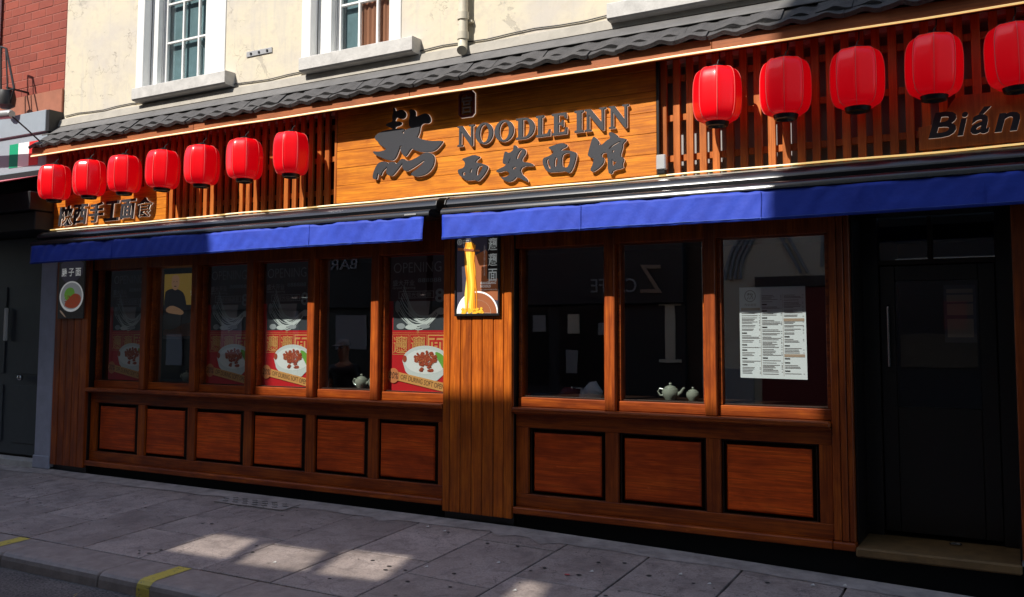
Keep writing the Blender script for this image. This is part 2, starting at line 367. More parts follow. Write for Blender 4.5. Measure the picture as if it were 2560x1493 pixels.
def curve_mesh(data):
    o = bpy.data.objects.new("temporary", data); COL.objects.link(o)
    dg = bpy.context.evaluated_depsgraph_get(); me = bpy.data.meshes.new_from_object(o.evaluated_get(dg))
    bpy.data.objects.remove(o); bpy.data.curves.remove(data); return me
FLIP = Matrix(((1, 0, 0, 0), (0, 0, -1, 0), (0, 1, 0, 0), (0, 0, 0, 1)))     # curve xy -> world xz, facing the street
def poly_mb(loops, y, ext=0.0, bev=0.0):
    """flat or solid shape from loops of (x, z) with holes; its centre plane at depth y"""
    c = bpy.data.curves.new("temporary", 'CURVE'); c.dimensions = '2D'; c.fill_mode = 'BOTH'; c.extrude = ext; c.bevel_depth = bev or (.0014 if .004 < ext < .02 else 0); c.bevel_resolution = 0
    for lp in loops:
        sp = c.splines.new('POLY'); sp.points.add(len(lp)-1); sp.use_cyclic_u = True
        for q, (a, b) in zip(sp.points, lp): q.co = (a, b, 0, 1)
    return MB().poly(curve_mesh(c), Matrix.Translation((0, y, 0)) @ FLIP)
def chaikin(lp, n=1):
    for _ in range(n):
        o = []
        for i in range(len(lp)):
            a, b = lp[i], lp[(i+1) % len(lp)]
            o += [(a[0]*.75+b[0]*.25, a[1]*.75+b[1]*.25), (a[0]*.25+b[0]*.75, a[1]*.25+b[1]*.75)]
        lp = o
    return lp
def text_mb(s, x0, x1, z0, z1, y, ext=0.0, bold=0.0, shear=0.0, mirror=False, rot=0.0, spacing=1.0):
    c = bpy.data.curves.new("temporary", 'FONT'); c.body = s; c.extrude = ext; c.offset = bold; c.shear = shear; c.fill_mode = 'BOTH'; c.resolution_u = 3; c.space_character = spacing
    me = curve_mesh(c)
    if not me.vertices: return MB().box(x0, x1, y-.001, y+.001, z0, z1)
    a0 = min(v.co.x for v in me.vertices); a1 = max(v.co.x for v in me.vertices); b0 = min(v.co.y for v in me.vertices); b1 = max(v.co.y for v in me.vertices)
    cx, cz = (x0+x1)/2, (z0+z1)/2; ca, sa = math.cos(rot), math.sin(rot); mb = MB()
    for v in me.vertices:
        q = ((v.co.x-a0)/(a1-a0)-.5)*(x1-x0); h = ((v.co.y-b0)/max(b1-b0, 1e-6)-.5)*(z1-z0)
        if mirror: q = -q
        mb.v.append((cx+q*ca-h*sa, y-v.co.z, cz+q*sa+h*ca))
    mb.f = [tuple(p.vertices) for p in me.polygons]; return mb
def ell(cx, cz, rx, rz, n=40, a0=0, a1=2*math.pi):
    return [(cx+rx*math.cos(a0+(a1-a0)*i/n), cz+rz*math.sin(a0+(a1-a0)*i/n)) for i in range(n)]
def kx(x):
    P = [(-14, .0), (-8.5, -.015), (-6, -.02), (-4, -.03), (-2.45, -.066), (-.5, -.128), (2, -.21), (40, -.4)]
    if x <= P[0][0]: return P[0][1]
    for (a, b), (c, d) in zip(P, P[1:]):
        if x <= c: return b+(d-b)*(x-a)/(c-a)
    return P[-1][1]
def gz(x, y): return kx(x) + .057*y

AO = [[(-5.544,3.614),(-5.474,3.658),(-5.314,3.668),(-5.191,3.66),(-5.177,3.636),(-5.218,3.624),(-5.177,3.597),(-5.155,3.545),(-5.195,3.493),(-5.236,3.492),(-5.236,3.469),(-5.296,3.352),(-5.392,3.372),(-5.47,3.408),(-5.526,3.43),(-5.569,3.474),(-5.499,3.459),(-5.415,3.465),(-5.394,3.48),(-5.412,3.49),(-5.479,3.533),(-5.49,3.557),(-5.529,3.584)],[(-5.11,3.657),(-5.016,3.663),(-5.016,3.624),(-5.041,3.56),(-4.988,3.533),(-4.888,3.503),(-4.745,3.491),(-4.732,3.484),(-4.803,3.415),(-4.868,3.397),(-4.966,3.406),(-5.053,3.429),(-5.094,3.466),(-5.16,3.378),(-5.194,3.398),(-5.229,3.463),(-5.209,3.489),(-5.155,3.539),(-5.191,3.627),(-5.164,3.64)],[(-5.016,3.657),(-5.11,3.651),(-5.131,3.704),(-5.112,3.785),(-5.126,3.831),(-5.099,3.839),(-5.058,3.818),(-5.051,3.783),(-5.057,3.751),(-4.951,3.777),(-4.911,3.772),(-4.878,3.724),(-4.878,3.691),(-4.904,3.675),(-4.963,3.687),(-4.996,3.661),(-5.002,3.611),(-5.021,3.564),(-5.041,3.56)],[(-5.314,3.663),(-5.342,3.683),(-5.412,3.713),(-5.378,3.732),(-5.315,3.742),(-5.33,3.794),(-5.31,3.837),(-5.318,3.883),(-5.297,3.864),(-5.293,3.835),(-5.221,3.849),(-5.18,3.827),(-5.162,3.791),(-5.179,3.76),(-5.22,3.753),(-5.275,3.782),(-5.295,3.756),(-5.295,3.739),(-5.233,3.732),(-5.212,3.713),(-5.232,3.693),(-5.287,3.688),(-5.3,3.661)],[(-5.557,3.204),(-5.548,3.257),(-5.524,3.306),(-5.49,3.348),(-5.434,3.359),(-5.385,3.346),(-5.367,3.325),(-5.377,3.304),(-5.439,3.264),(-5.459,3.215),(-5.484,3.24),(-5.498,3.252),(-5.508,3.191),(-5.529,3.19)],[(-5.364,3.342),(-5.309,3.345),(-5.281,3.323),(-5.274,3.311),(-5.227,3.351),(-5.2,3.365),(-5.159,3.35),(-5.193,3.326),(-5.3,3.218),(-5.334,3.205),(-5.383,3.226),(-5.391,3.266)],[(-5.193,3.326),(-5.159,3.35),(-5.132,3.326),(-5.019,3.359),(-4.946,3.394),(-4.887,3.393),(-4.835,3.363),(-4.824,3.308),(-4.846,3.245),(-4.911,3.19),(-5.01,3.174),(-5.063,3.181),(-5.104,3.207),(-4.998,3.258),(-4.926,3.323),(-4.946,3.328),(-5.038,3.278),(-5.151,3.233),(-5.185,3.258),(-5.199,3.293)]]
XI = [[(-4.524,3.296),(-4.457,3.31),(-4.386,3.324),(-4.33,3.302),(-4.325,3.293),(-4.372,3.266),(-4.367,3.245),(-4.311,3.238),(-4.255,3.214),(-4.236,3.197),(-4.264,3.147),(-4.31,3.099),(-4.347,3.074),(-4.385,3.093),(-4.413,3.091),(-4.479,3.093),(-4.489,3.11),(-4.542,3.143),(-4.561,3.177),(-4.561,3.198),(-4.542,3.204),(-4.499,3.212),(-4.481,3.243),(-4.49,3.273)],[(-4.518,3.169),(-4.485,3.177),(-4.475,3.149),(-4.503,3.131)],[(-4.366,3.136),(-4.348,3.211),(-4.292,3.218),(-4.287,3.205),(-4.329,3.137),(-4.347,3.122)],[(-4.435,3.154),(-4.423,3.193),(-4.4,3.199),(-4.414,3.156)]]
AN = [[(-4.063,3.316),(-4.049,3.321),(-4.018,3.3),(-3.968,3.326),(-3.971,3.362),(-3.96,3.371),(-3.937,3.355),(-3.933,3.335),(-3.902,3.335),(-3.862,3.328),(-3.848,3.307),(-3.853,3.276),(-3.888,3.24),(-3.883,3.208),(-3.808,3.197),(-3.769,3.174),(-3.773,3.167),(-3.879,3.174),(-3.91,3.12),(-3.821,3.042),(-3.834,3.024),(-3.936,3.087),(-3.972,3.051),(-4.026,3.041),(-4.071,3.063),(-4.107,3.094),(-4.053,3.085),(-3.999,3.112),(-4.049,3.152),(-4.13,3.135),(-4.153,3.153),(-4.117,3.17),(-4.062,3.185),(-4.04,3.207),(-4.076,3.21),(-4.081,3.234)],[(-3.95,3.23),(-3.928,3.287),(-3.901,3.32),(-3.875,3.321),(-3.901,3.276),(-3.91,3.25)],[(-3.99,3.163),(-3.946,3.178),(-3.937,3.162),(-3.963,3.145)],[(-4.031,3.202),(-4.013,3.24),(-3.995,3.27),(-4.013,3.216)]]
MI = [[(-3.623,3.314),(-3.561,3.329),(-3.489,3.341),(-3.45,3.328),(-3.436,3.316),(-3.446,3.303),(-3.489,3.289),(-3.505,3.273),(-3.426,3.269),(-3.36,3.248),(-3.346,3.229),(-3.36,3.169),(-3.383,3.107),(-3.415,3.067),(-3.454,3.092),(-3.505,3.09),(-3.589,3.093),(-3.609,3.092),(-3.641,3.112),(-3.669,3.162),(-3.675,3.206),(-3.661,3.227),(-3.629,3.231),(-3.585,3.248),(-3.561,3.268),(-3.593,3.292)],[(-3.643,3.196),(-3.621,3.219),(-3.613,3.211),(-3.605,3.163),(-3.593,3.119),(-3.617,3.125)],[(-3.489,3.138),(-3.489,3.228),(-3.458,3.25),(-3.41,3.249),(-3.403,3.223),(-3.411,3.156),(-3.434,3.116),(-3.47,3.126)],[(-3.561,3.127),(-3.557,3.217),(-3.529,3.221),(-3.525,3.185),(-3.537,3.139)]]
GU = [[(-3.19,3.362),(-3.171,3.359),(-3.129,3.309),(-3.144,3.29),(-3.125,3.284),(-3.103,3.285),(-3.065,3.317),(-3.024,3.333),(-3.042,3.374),(-3.038,3.384),(-3.016,3.385),(-2.971,3.359),(-2.953,3.329),(-2.89,3.316),(-2.883,3.304),(-2.92,3.274),(-2.916,3.246),(-2.943,3.172),(-2.91,3.151),(-2.906,3.137),(-2.925,3.097),(-2.91,3.069),(-3.006,3.06),(-3.018,3.026),(-3.051,3.039),(-3.054,3.211),(-3.073,3.216),(-3.103,3.215),(-3.118,3.185),(-3.084,3.168),(-3.096,3.124),(-3.141,3.086),(-3.194,3.059),(-3.217,3.078),(-3.187,3.132),(-3.183,3.184),(-3.202,3.179),(-3.236,3.204),(-3.236,3.221),(-3.213,3.297)],[(-3.05,3.231),(-3.028,3.264),(-2.968,3.293),(-2.923,3.305),(-2.957,3.281),(-3.013,3.259)],[(-3.013,3.207),(-3.009,3.231),(-2.987,3.225),(-3.002,3.205)],[(-3.014,3.088),(-3.017,3.169),(-3.002,3.129),(-2.965,3.132),(-2.991,3.1)]]

# ================================================================== STREET
def build_street():
    y1 = -2.47                                                        # kerb face
    road = MB(); n = 30
    for i in range(n):
        xa, xb = -40+i*(80/n), -40+(i+1)*(80/n)
        for ya, yb in ((-9.2, -6), (-6, -4), (-4, y1+.02)):
            zz = lambda x, y: gz(x, y1)-.115 + .02*(-2.47-y)*(1 if y > -5 else 1) - (.012*max(0, -5-y))
            road.quad((xa, ya, zz(xa, ya)), (xb, ya, zz(xb, ya)), (xb, yb, zz(xb, yb)), (xa, yb, zz(xa, yb)))
    o = part("road", road, M['asphalt']); o['kind'] = 'structure'
    g = MB(); g.quad((-300, -300, -1.6), (300, -300, -1.6), (300, 300, -1.6), (-300, 300, -1.6))
    o = part("ground", g, M['asphalt']); o['kind'] = 'structure'
    # pavement bed with every slab a part
    bed = MB()
    for i in range(40):
        xa, xb = -40+i*1.2, -40+(i+1)*1.2
        bed.quad((xa, -2.10, gz(xa, -2.1)-.016), (xb, -2.10, gz(xb, -2.1)-.016), (xb, .95, gz(xb, .30)-.016), (xa, .95, gz(xa, .30)-.016))
    pav = part("pavement", bed, M['joint']); pav['kind'] = 'structure'
    xs = [-13.6, -12.87, -12.14, -11.41, -10.68, -9.98, -9.28, -8.53, -7.79, -7.05, -6.32, -5.61, -4.885, -4.12, -3.38, -2.66, -1.935, -1.19, -.46, .27, 1.0, 1.73]
    cuts = {-9.28: [-1.245], -8.53: [-1.425], -7.79: [-.95], -7.05: [-1.375], -6.32: [-1.165], -5.61: [-1.30], -4.885: [-1.145], -4.12: [-.43, -1.45], -3.38: [-1.13], -2.66: [-1.0], -1.935: [-.7, -1.5]}
    for a, b in zip(xs, xs[1:]):
        cy = cuts.get(a) or [random.uniform(-1.5, -.8)]
        ys = [.03] + sorted(cy, reverse=True) + [-2.075]
        for ya, yb in zip(ys, ys[1:]):
            g = .0085; tl = [random.uniform(-.003, .003) for _ in range(4)]
            cs = [(a+g, yb+g), (b-g, yb+g), (b-g, ya-g), (a+g, ya-g)]
            if b > -8.6:
                cs = [(x+random.uniform(-.002, .002), y+random.uniform(-.002, .002)) for x, y in cs]
            mb = MB(); e = .006
            ctr = (sum(c[0] for c in cs)/4, sum(c[1] for c in cs)/4)
            top = [(x+(e if x < ctr[0] else -e), y+(e if y < ctr[1] else -e), gz(x, y)+t) for (x, y), t in zip(cs, tl)]
            mid = [(x, y, gz(x, y)+t-.004) for (x, y), t in zip(cs, tl)]
            bot = [(x, y, gz(x, y)-.03) for x, y in cs]
            mb.v = top+mid+bot; mb.f = [(0, 1, 2, 3)]
            for k in range(4):
                mb.f += [(k, k+4, (k+1) % 4+4, (k+1) % 4), (k+4, k+8, (k+1) % 4+8, (k+1) % 4+4)]
            part("paving_slab", mb, M['paving'], pav)
    ms = MB(); n = 110                                                # smeared cement along the shopfront
    P = [(-13.6+i*15.3/n) for i in range(n+1)]; E = [-.215+.018*math.sin(i*.31)+.012*math.sin(i*.83+1)+random.uniform(-.012, .012)-(.10 if random.random() < .06 else 0) for i in range(n+1)]
    for i in range(n):
        ms.quad((P[i], E[i], gz(P[i], E[i])+.0045), (P[i+1], E[i+1], gz(P[i+1], E[i+1])+.0045), (P[i+1], .02, gz(P[i+1], .02)+.010), (P[i], .02, gz(P[i], .02)+.010))
    part("cement_fillet", ms, M['mortar_strip'], pav)
    # kerb
    kb = MB(); kb.quad((-40, y1, -.3), (20, y1, -.3), (20, -2.08, -.3), (-40, -2.08, -.3)); kerb = part("kerb", kb, M['joint']); kerb['kind'] = 'structure'
    def kprof(x, o=0.0):
        t = gz(x, -2.08); f = gz(x, y1)
        return [(-2.082, t-.2), (-2.082, t-.004+o), (-2.10, t+o), (-2.405, f+.003+o), (-2.44, f-.006+o), (y1+.008-o, f-.025), (y1-o, f-.055), (y1-.004-o, f-.16)]
    js = [-13.87, -12.6, -11.33, -10.06, -8.79, -7.52, -6.26, -4.99, -3.72, -2.45, -1.18, .09, 1.36]
    for a, b in zip(js, js[1:]):
        mb = MB(); g = .006; segs = [a+g, a+g+.012, (a+b)/2, b-g-.012, b-g]
        for i, x in enumerate(segs):
            sh = .008 if i in (0, 4) else 0
            sk = [(x+(.0 if yy > -2.2 else -.03), yy + (sh if yy < -2.3 else 0), zz - sh*.7) for yy, zz in kprof(x)]
            mb.v += sk
        k = 8
        for i in range(4):
            for j in range(k-1): mb.f.append((i*k+j, i*k+j+1, (i+1)*k+j+1, (i+1)*k+j))
        mb.f += [tuple(range(k)), tuple(4*k+j for j in reversed(range(k)))]
        part("kerb_stone", mb, M['kerb'], kerb)
    for xa in (-5.835, -7.87):
        mb = MB(); w = .145
        for i in (0, 1):
            x = xa+i*w
            mb.v += [(x+(.02 if y > -2.2 else -.0), y, z) for y, z in kprof(x, .0035)[2:]]
        k = len(mb.v)//2; mb.f = [(j, j+1, k+j+1, k+j) for j in range(k-1)]
        part("kerb_marking", mb, M['yellow'], kerb)
    # grating with rows of holes
    rt = root("pavement_grating", "old pavement grating with rows of dark holes beside the shopfront plinth", "grating", (-6.84, -.27, gz(-6.84, -.27)))
    loops = [[(-7.30, -.40), (-6.36, -.40), (-6.36, -.15), (-7.30, -.15)]]; holes = []
    for j, (yy, n, x0) in enumerate(((-.205, 6, -7.19), (-.275, 7, -7.25), (-.345, 6, -7.19))):
        for i in range(n):
            x = x0+i*.135; holes.append((x, yy)); loops.append([(x-.05, yy), (x, yy-.026), (x+.05, yy), (x, yy+.026)])
    c = poly_mb(loops, 0, .004)
    pl = MB(); pl.v = [(x, z, gz(x, z)+.010+(-y)) for x, y, z in c.v]; pl.f = c.f
    part("grating_plate", pl, M['mortar_strip'], rt)
    pit = MB().quad(*[(x, y, gz(x, y)+.0075) for x, y in ((-7.28, -.39), (-6.38, -.39), (-6.38, -.16), (-7.28, -.16))])
    part("dark_pit", pit, M['black'], rt)
    # trodden gum and grit: nobody could count it
    gm = MB(); rg = random.Random(4)
    for i in range(120):
        x = rg.uniform(-11, 0); y = rg.uniform(-2.0, -.3); s = rg.uniform(.006, .018); z = gz(x, y)+.0045
        gm.v += [(x+s*(1+.3*rg.random())*math.cos(t*math.pi/4), y+s*math.sin(t*math.pi/4), z) for t in range(8)]; b = len(gm.v)-8; gm.f.append(tuple(b+q for q in range(8)))
    o = part("trodden_gum", gm, M['gum']); o['kind'] = 'stuff'
    for i, (x, y) in enumerate([(-4.05, -1.28), (-3.62, -.93), (-2.3, -.52), (-2.05, -.62), (-1.4, -.28), (-4.72, -.30), (-4.5, -.36), (-2.9, -.78), (-7.9, -.75), (-3.2, -1.42), (-1.2, -.17), (-5.2, -1.7)]):
        s = .016; mb = MB(); z = gz(x, y)+.004
        mb.v = [(x-s, y-.4*s, z), (x+.2*s, y-s*.8, z+.004), (x+s, y, z+.002), (x+.3*s, y+s*.7, z+.012), (x-.6*s, y+s*.5, z+.006)]; mb.f = [(0, 1, 3, 4), (1, 2, 3)]
        tag(part("paper_scrap", mb, M['scrap']), "tiny crumpled white paper scrap lying on the grey paving slabs", "litter", "paper scraps dropped on the pavement")
    x, y = -3.03, -.93; z = gz(x, y)+.004
    mb = MB(); mb.v = [(x+.022*math.cos(t), y+.018*math.sin(t), z+.004*(t % 2)) for t in range(6)]; mb.f = [tuple(range(6))]
    tag(part("red_scrap", mb, M['scrap_red']), "small pinkish red petal of paper on the paving slabs", "litter")
    x, y = -6.13, -2.78; z = gz(x, y1)-.108
    mb = MB(); mb.v = [(x-.02, y, z), (x+.015, y-.012, z+.012), (x+.03, y+.02, z+.05), (x-.005, y+.012, z+.032)]; mb.f = [(0, 1, 2, 3)]
    tag(part("dry_leaf", mb, M['leaf']), "curled pale dry leaf standing on the asphalt by the kerb", "leaf")
build_street()

# ================================================================== CREAM BUILDING ABOVE
def sash(bld, x0, xs0, xs1, x1, zb, zt, second=False):
    """moulded white surround from x0 to x1, sash between xs0 and xs1, sitting on the sill at zb"""
    w = MB(); 
    w.box(x0, x0+.125, -.012, .10, zb, zt, .005); w.box(xs1+.17, x1, -.012, .10, zb, zt, .005)
    win = part("window", w, M['white_paint'], bld)
    def sub(nm, mb, mat): return part(nm, mb, mat, win)
    fr = MB(); fr.box(x0+.127, xs0-.02, .10, .17, zb, zt, .004); fr.box(xs1+.02, xs1+.168, .02, .17, zb, zt, .004); fr.box(xs0-.02, xs1+.02, .06, .17, zb, zb+.03, .004)
    sub("box_frame", fr, M['white_paint'])
    sh = MB(); zr = zb+.11
    sh.box(xs0-.018, xs0+.035, .19, .235, zb+.032, zt, .004); sh.box(xs1-.03, xs1+.018, .19, .235, zb+.032, zt, .004); sh.box(xs0+.036, xs1-.031, .19, .235, zb+.032, zr, .004)
    sub("sash_rail", sh, M['white_paint'])
    n = 3; wpane = (xs1-xs0-.065)/n; h = .48; z = zr
    for j in range(3):
        for i in range(n):
            a = xs0+.036+i*wpane
            sub("pane", MB().quad((a, .222, z), (a+wpane, .222, z), (a+wpane, .222, z+h), (a, .222, z+h)), M['old_glass'])
        if j < 2: sub("glazing_bar", MB().box(xs0+.036, xs1-.031, .195, .232, z+h-.012, z+h+.012, .003), M['white_paint'])
        z += h
    for i in range(1, n):
        a = xs0+.036+i*wpane; sub("glazing_bar", MB().box(a-.013, a+.013, .196, .231, zr, z, .003), M['white_paint'])
    rv = MB(); rv.quad((xs0-.02, .17, zb), (xs0-.02, .3, zb), (xs0-.02, .3, zt), (xs0-.02, .17, zt)); rv.quad((xs1+.02, .17, zb), (xs1+.02, .3, zb), (xs1+.02, .3, zt), (xs1+.02, .17, zt))
    sub("reveal_lining", rv, M['white_paint'])
    if second:
        q = MB(); xa = xs0+.25; n = 26
        for i in range(n+1):
            a = xa+(xs1-xa)*i/n; q.v += [(a, .25+.010*math.sin(i*1.9), zb), (a, .25+.010*math.sin(i*1.9), zt)]
        q.f = [(2*i, 2*i+2, 2*i+3, 2*i+1) for i in range(n)]
        sub("curtain", q, M['curtain'])
    else:
        q = MB(); n = 18
        for i in range(n+1):
            t = i/n; a = xs1-.05-.26*t; zc = zb+.03+.46*math.sin(t*1.6)
            q.v += [(a, .25+.008*math.sin(i*2.1), zb), (a, .25+.008*math.sin(i*2.1), zc)]
        q.f = [(2*i, 2*i+2, 2*i+3, 2*i+1) for i in range(n)]
        sub("net_curtain", q, M['net'])
    back = MB(); back.quad((x0+.14, .262, zb-.02), (x1-.14, .262, zb-.02), (x1-.14, .262, zt), (x0+.14, .262, zt))
    sub("room_back", back, M['room_blue'])
    return win

def build_cream():
    b = root("cream_rendered_building", "old cream rendered upper storey with cracked plaster and white sash windows", "building", (-4.5, .2, 4.2))
    zt = 8.6; zb = 3.92; xl, xr = -10.6, 4.0
    ops = [(-9.23, -7.735, 4.58), (-6.60, -5.30, 4.56), (-2.93, -1.55, 4.50)]
    wl = MB(); x = xl
    for a, c, z in ops:
        wl.box(x, a, 0, .30, zb, zt, 0); wl.box(a, c, 0.0, .30, zb, z-.17, 0); x = c
    wl.box(x, xr, 0, .30, zb, zt, 0)
    part("wall", wl, M['cream'], b)
    sash(b, -9.23, -8.97, -8.11, -7.735, 4.585, zt)
    sash(b, -6.60, -6.27, -5.49, -5.30, 4.565, zt, True)
    sash(b, -2.93, -2.67, -1.81, -1.55, 4.505, zt)
    for a, c, z in ((-9.11, -7.575, 4.575), (-6.50, -5.06, 4.55), (-3.03, -1.45, 4.50)):
        m = MB().prof([(.29, z+.006), (-.14, z-.012), (-.152, z-.02), (-.152, z-.145), (-.135, z-.16), (.0, z-.168), (.29, z-.168)], a, c)
        part("window_sill", m, M['stone'], b)
    p = part("drainpipe", MB().tube([(-4.53, -.07, 8.5), (-4.53, -.07, 4.46), (-4.53, -.075, 4.40), (-4.515, -.10, 4.345), (-4.50, -.135, 4.31)], [.045, .045, .046, .046, .048], 14), M['pipe'], b, smooth=True)
    for z in (4.66, 4.47):
        part("pipe_collar", MB().tube([(-4.53, -.07, z-.035), (-4.53, -.07, z+.035)], .056, 14), M['pipe'], p, smooth=True)
    part("pipe_bracket", MB().box(-4.61, -4.45, -.045, .0, 4.60, 4.625), M['pipe'], p)
    p = part("wall_plate", MB().box(-7.40, -7.02, -.012, -.0005, 4.715, 4.775, .003), M['aluminium'], b)
    for k in range(3): part("bolt", MB().box(-7.34+.12*k, -7.315+.12*k, -.022, -.0125, 4.732, 4.757, .004), M['iron'], p)
    part("old_bracket_scar", MB().box(-7.42, -7.05, -.006, -.0005, 5.40, 5.425, .002), M['iron'], b)
    part("wall_cable", MB().tube([(-10.55+.25*i, -.012, 4.43+.010*math.sin(i*1.7)) for i in range(58)], .006, 5), M['iron'], b)
    # flashing skirt between the wall and the tiles
    part("flashing", MB().prof([(-.002, 4.40), (-.05, 4.375), (-.075, 4.285), (-.002, 4.26)], xl-.02, xr), M['flashing'], b)
build_cream()

# ================================================================== TILED CANOPY
CX0, CX1 = -10.78, 1.6
def wavy(x): return .006*math.sin(x*2.3)+.004*math.sin(x*5.1+1)
def led(name, parent, pts, rad=.011): return part(name, MB().tube(pts, rad, 6), M['led'], parent, smooth=True)
def build_canopy():
    c = root("tiled_canopy", "long canopy of dark scalloped roof tiles running above the whole sign fascia", "canopy", (-4.6, -.15, 3.9))
    pit = .255; n = int((CX1-CX0)/pit)
    def tile_mesh(y0, z0, y1, z1, th):
        mb = MB(); k = 10; 
        for i in range(k+1):
            t = i/k; x = (t-.5)*(pit-.0008)
            h = .017*(1-math.cos(2*math.pi*t)) - .012 + .004*math.sin(4*math.pi*t+.6) - .004*math.sin(.6)
            for (yy, zz) in ((y0, z0), (y1, z1)):
                f = .08 if yy == y0 else 1
                mb.v += [(x, yy-h*.5*f, zz+h*.6*f), (x, yy+.02-h*.5*f, zz+h*.6*f-th)]
        for i in range(k):
            a = 4*i; b = 4*(i+1)
            mb.f += [(a, a+2, b+2, b), (a+1, b+1, b+3, a+3), (a+2, a+3, b+3, b+2), (a, b, b+1, a+1)]
        mb.f += [(0, 1, 3, 2), (4*k, 4*k+2, 4*k+3, 4*k+1)]
        return mb.mesh("roof_tile", M['tile'], (0, 0, 0), True)
    rows = [((-.24, 4.078), (-.345, 4.005), .028), ((-.05, 4.262), (-.285, 4.062), .028)]
    for ri, (a, b, th) in enumerate(rows):
        me = tile_mesh(a[0], a[1], b[0], b[1], th)
        for i in range(n):
            o = bpy.data.objects.new("roof_tile", me); COL.objects.link(o); o.parent = c
            o.location = Vector((CX0+pit*(i+.5)+ri*.05+0, random.uniform(-.0015, .0015), random.uniform(-.001, .001))) - c.location
            o.rotation_euler = (random.uniform(-.004, .004), 0, 0)
    part("ridge_apron", MB().prof([(-.046, 4.300), (-.170, 4.190), (-.174, 4.176), (-.166, 4.172), (-.046, 4.262)], CX0+.01, CX1), M['apron'], c)
    bx("roof_deck", M['black_wood'], c, CX0+.02, CX1, -.27, -.004, 3.972, 3.99)
    dk = MB().prof([(-.30, 3.992), (-.10, 4.17), (-.005, 4.20), (-.005, 3.992), (-.26, 3.992)], CX0+.02, CX1)
    part("roof_core", dk, M['black_wood'], c)
    x = CX0
    while x < CX1-.2:
        e = min(x+2.9, CX1); bx("fascia_board", M['fascia'], c, x+.002, e-.002, -.292, -.272, 3.875, 3.99, .003); x = e
    bx("soffit", M['black_wood'], c, CX0+.02, CX1, -.27, -.004, 3.956, 3.970, .002)
    X = [CX0+i*.2 for i in range(int((CX1-CX0)/.2)+1)]
    led("led_strip", c, [(x, -.298, 3.884+.4*wavy(x)) for x in X], .0075)
    led("led_strip", c, [(x, -.060, 4.302+wavy(x*1.3+2)) for x in X], .006)
build_canopy()

# ================================================================== FASCIA: BACKING, SLATS, SIGNS
def lattice(x0, x1, label, shift, back):
    l = root("slat_screen", label, "screen", ((x0+x1)/2, .03, 2.95))
    bx("backing_board", M[back], l, x0, x1, .115, .135, 2.90, 3.954, 0)
    for z in (3.13, 3.47, 3.80):
        bx("cross_rail", M['slat'], l, x0, x1, .022, .05, z-.027, z+.027, .002)
    x = x0+shift; i = 0
    me = MB().box(-.029, .029, -.018, .020, -.505, .505, .003).mesh("slat", M['slat'])
    while x < x1-.03:
        o = bpy.data.objects.new("slat", me); COL.objects.link(o); o.parent = l
        o.location = Vector((x+random.uniform(-.003, .003), random.uniform(-.002, .002), 3.447)) - l.location
        x += .1107
    return l
lattice(-10.80, -6.075, "dark timber slat screen behind the row of seven lanterns", .05, 'dark_wood_and_shade')
lattice(-2.60, 1.5, "dark timber slat screen behind the five lanterns above the door", .02, 'backing')

def sign_planks(s, x0, x1, zs, y0, y1, shape=None):
    for a, b in zip(zs, zs[1:]): bx("plank", M['pine'], s, x0, x1, y0+random.uniform(-.001, .001), y1, a+.0012, b-.0012, .0025)
def letter(s, name, mbf, y, pale=True):
    """charcoal face with a pale body behind it, standing off the board; mbf(y, ext, grow) gives the shape"""
    o = part(name, mbf(y-.009, .008, 0), M['letter'], s)
    part("pale_edge", mbf(y+.0045, .0045, .002), M['acrylic'], o)
    return o

def serif(ch):
    """outline loops in a unit box, height 1"""
    t = .075
    if ch == 'I': return [[(.05, 0), (.95, 0), (.95, t), (.72, t+.03), (.72, 1-t-.03), (.95, 1-t), (.95, 1), (.05, 1), (.05, 1-t), (.28, 1-t-.03), (.28, t+.03), (.05, t)]]
    if ch == 'L': return [[(0, 0), (.98, 0), (1, .30), (.93, .30), (.80, .12), (.40, .09), (.40, 1-t-.03), (.55, 1-t), (.55, 1), (0, 1), (0, 1-t), (.14, 1-t-.03), (.14, t+.03), (0, t)]]
    if ch == 'E': return [[(0, 0), (.97, 0), (1, .30), (.93, .30), (.80, .11), (.42, .09), (.42, .47), (.62, .46), (.68, .36), (.74, .36), (.74, .66), (.68, .66), (.62, .56), (.42, .55), (.42, .91), (.76, .89), (.88, .73), (.95, .73), (.93, 1), (0, 1), (0, 1-t), (.14, 1-t-.03), (.14, t+.03), (0, t)]]
    if ch == 'D':
        o = [(0, 0), (.45, 0)] + [(.45+.55*math.sin(a), .5-.5*math.cos(a)) for a in [math.pi*i/16 for i in range(1, 16)]] + [(.45, 1), (0, 1), (0, 1-t), (.12, 1-t-.03), (.12, t+.03), (0, t)]
        h = [(.36, .08), (.44, .08)] + [(.44+.31*math.sin(a), .5-.42*math.cos(a)) for a in [math.pi*i/14 for i in range(1, 14)]] + [(.44, .92), (.36, .92)]
        return [o, h]
    if ch == 'O': return [ell(.5, .5, .5, .52, 36), ell(.5, .5, .27, .44, 30)]
    if ch == 'N': return [[(0, 0), (.30, 0), (.30, .05), (.20, .08), (.20, .74), (.80, -.03), (.90, -.03), (.90, .92), (1, .95), (1, 1), (.69, 1), (.69, .95), (.80, .92), (.80, .32), (.27, 1), (0, 1), (0, .95), (.10, .92), (.10, .08), (0, .05)]]
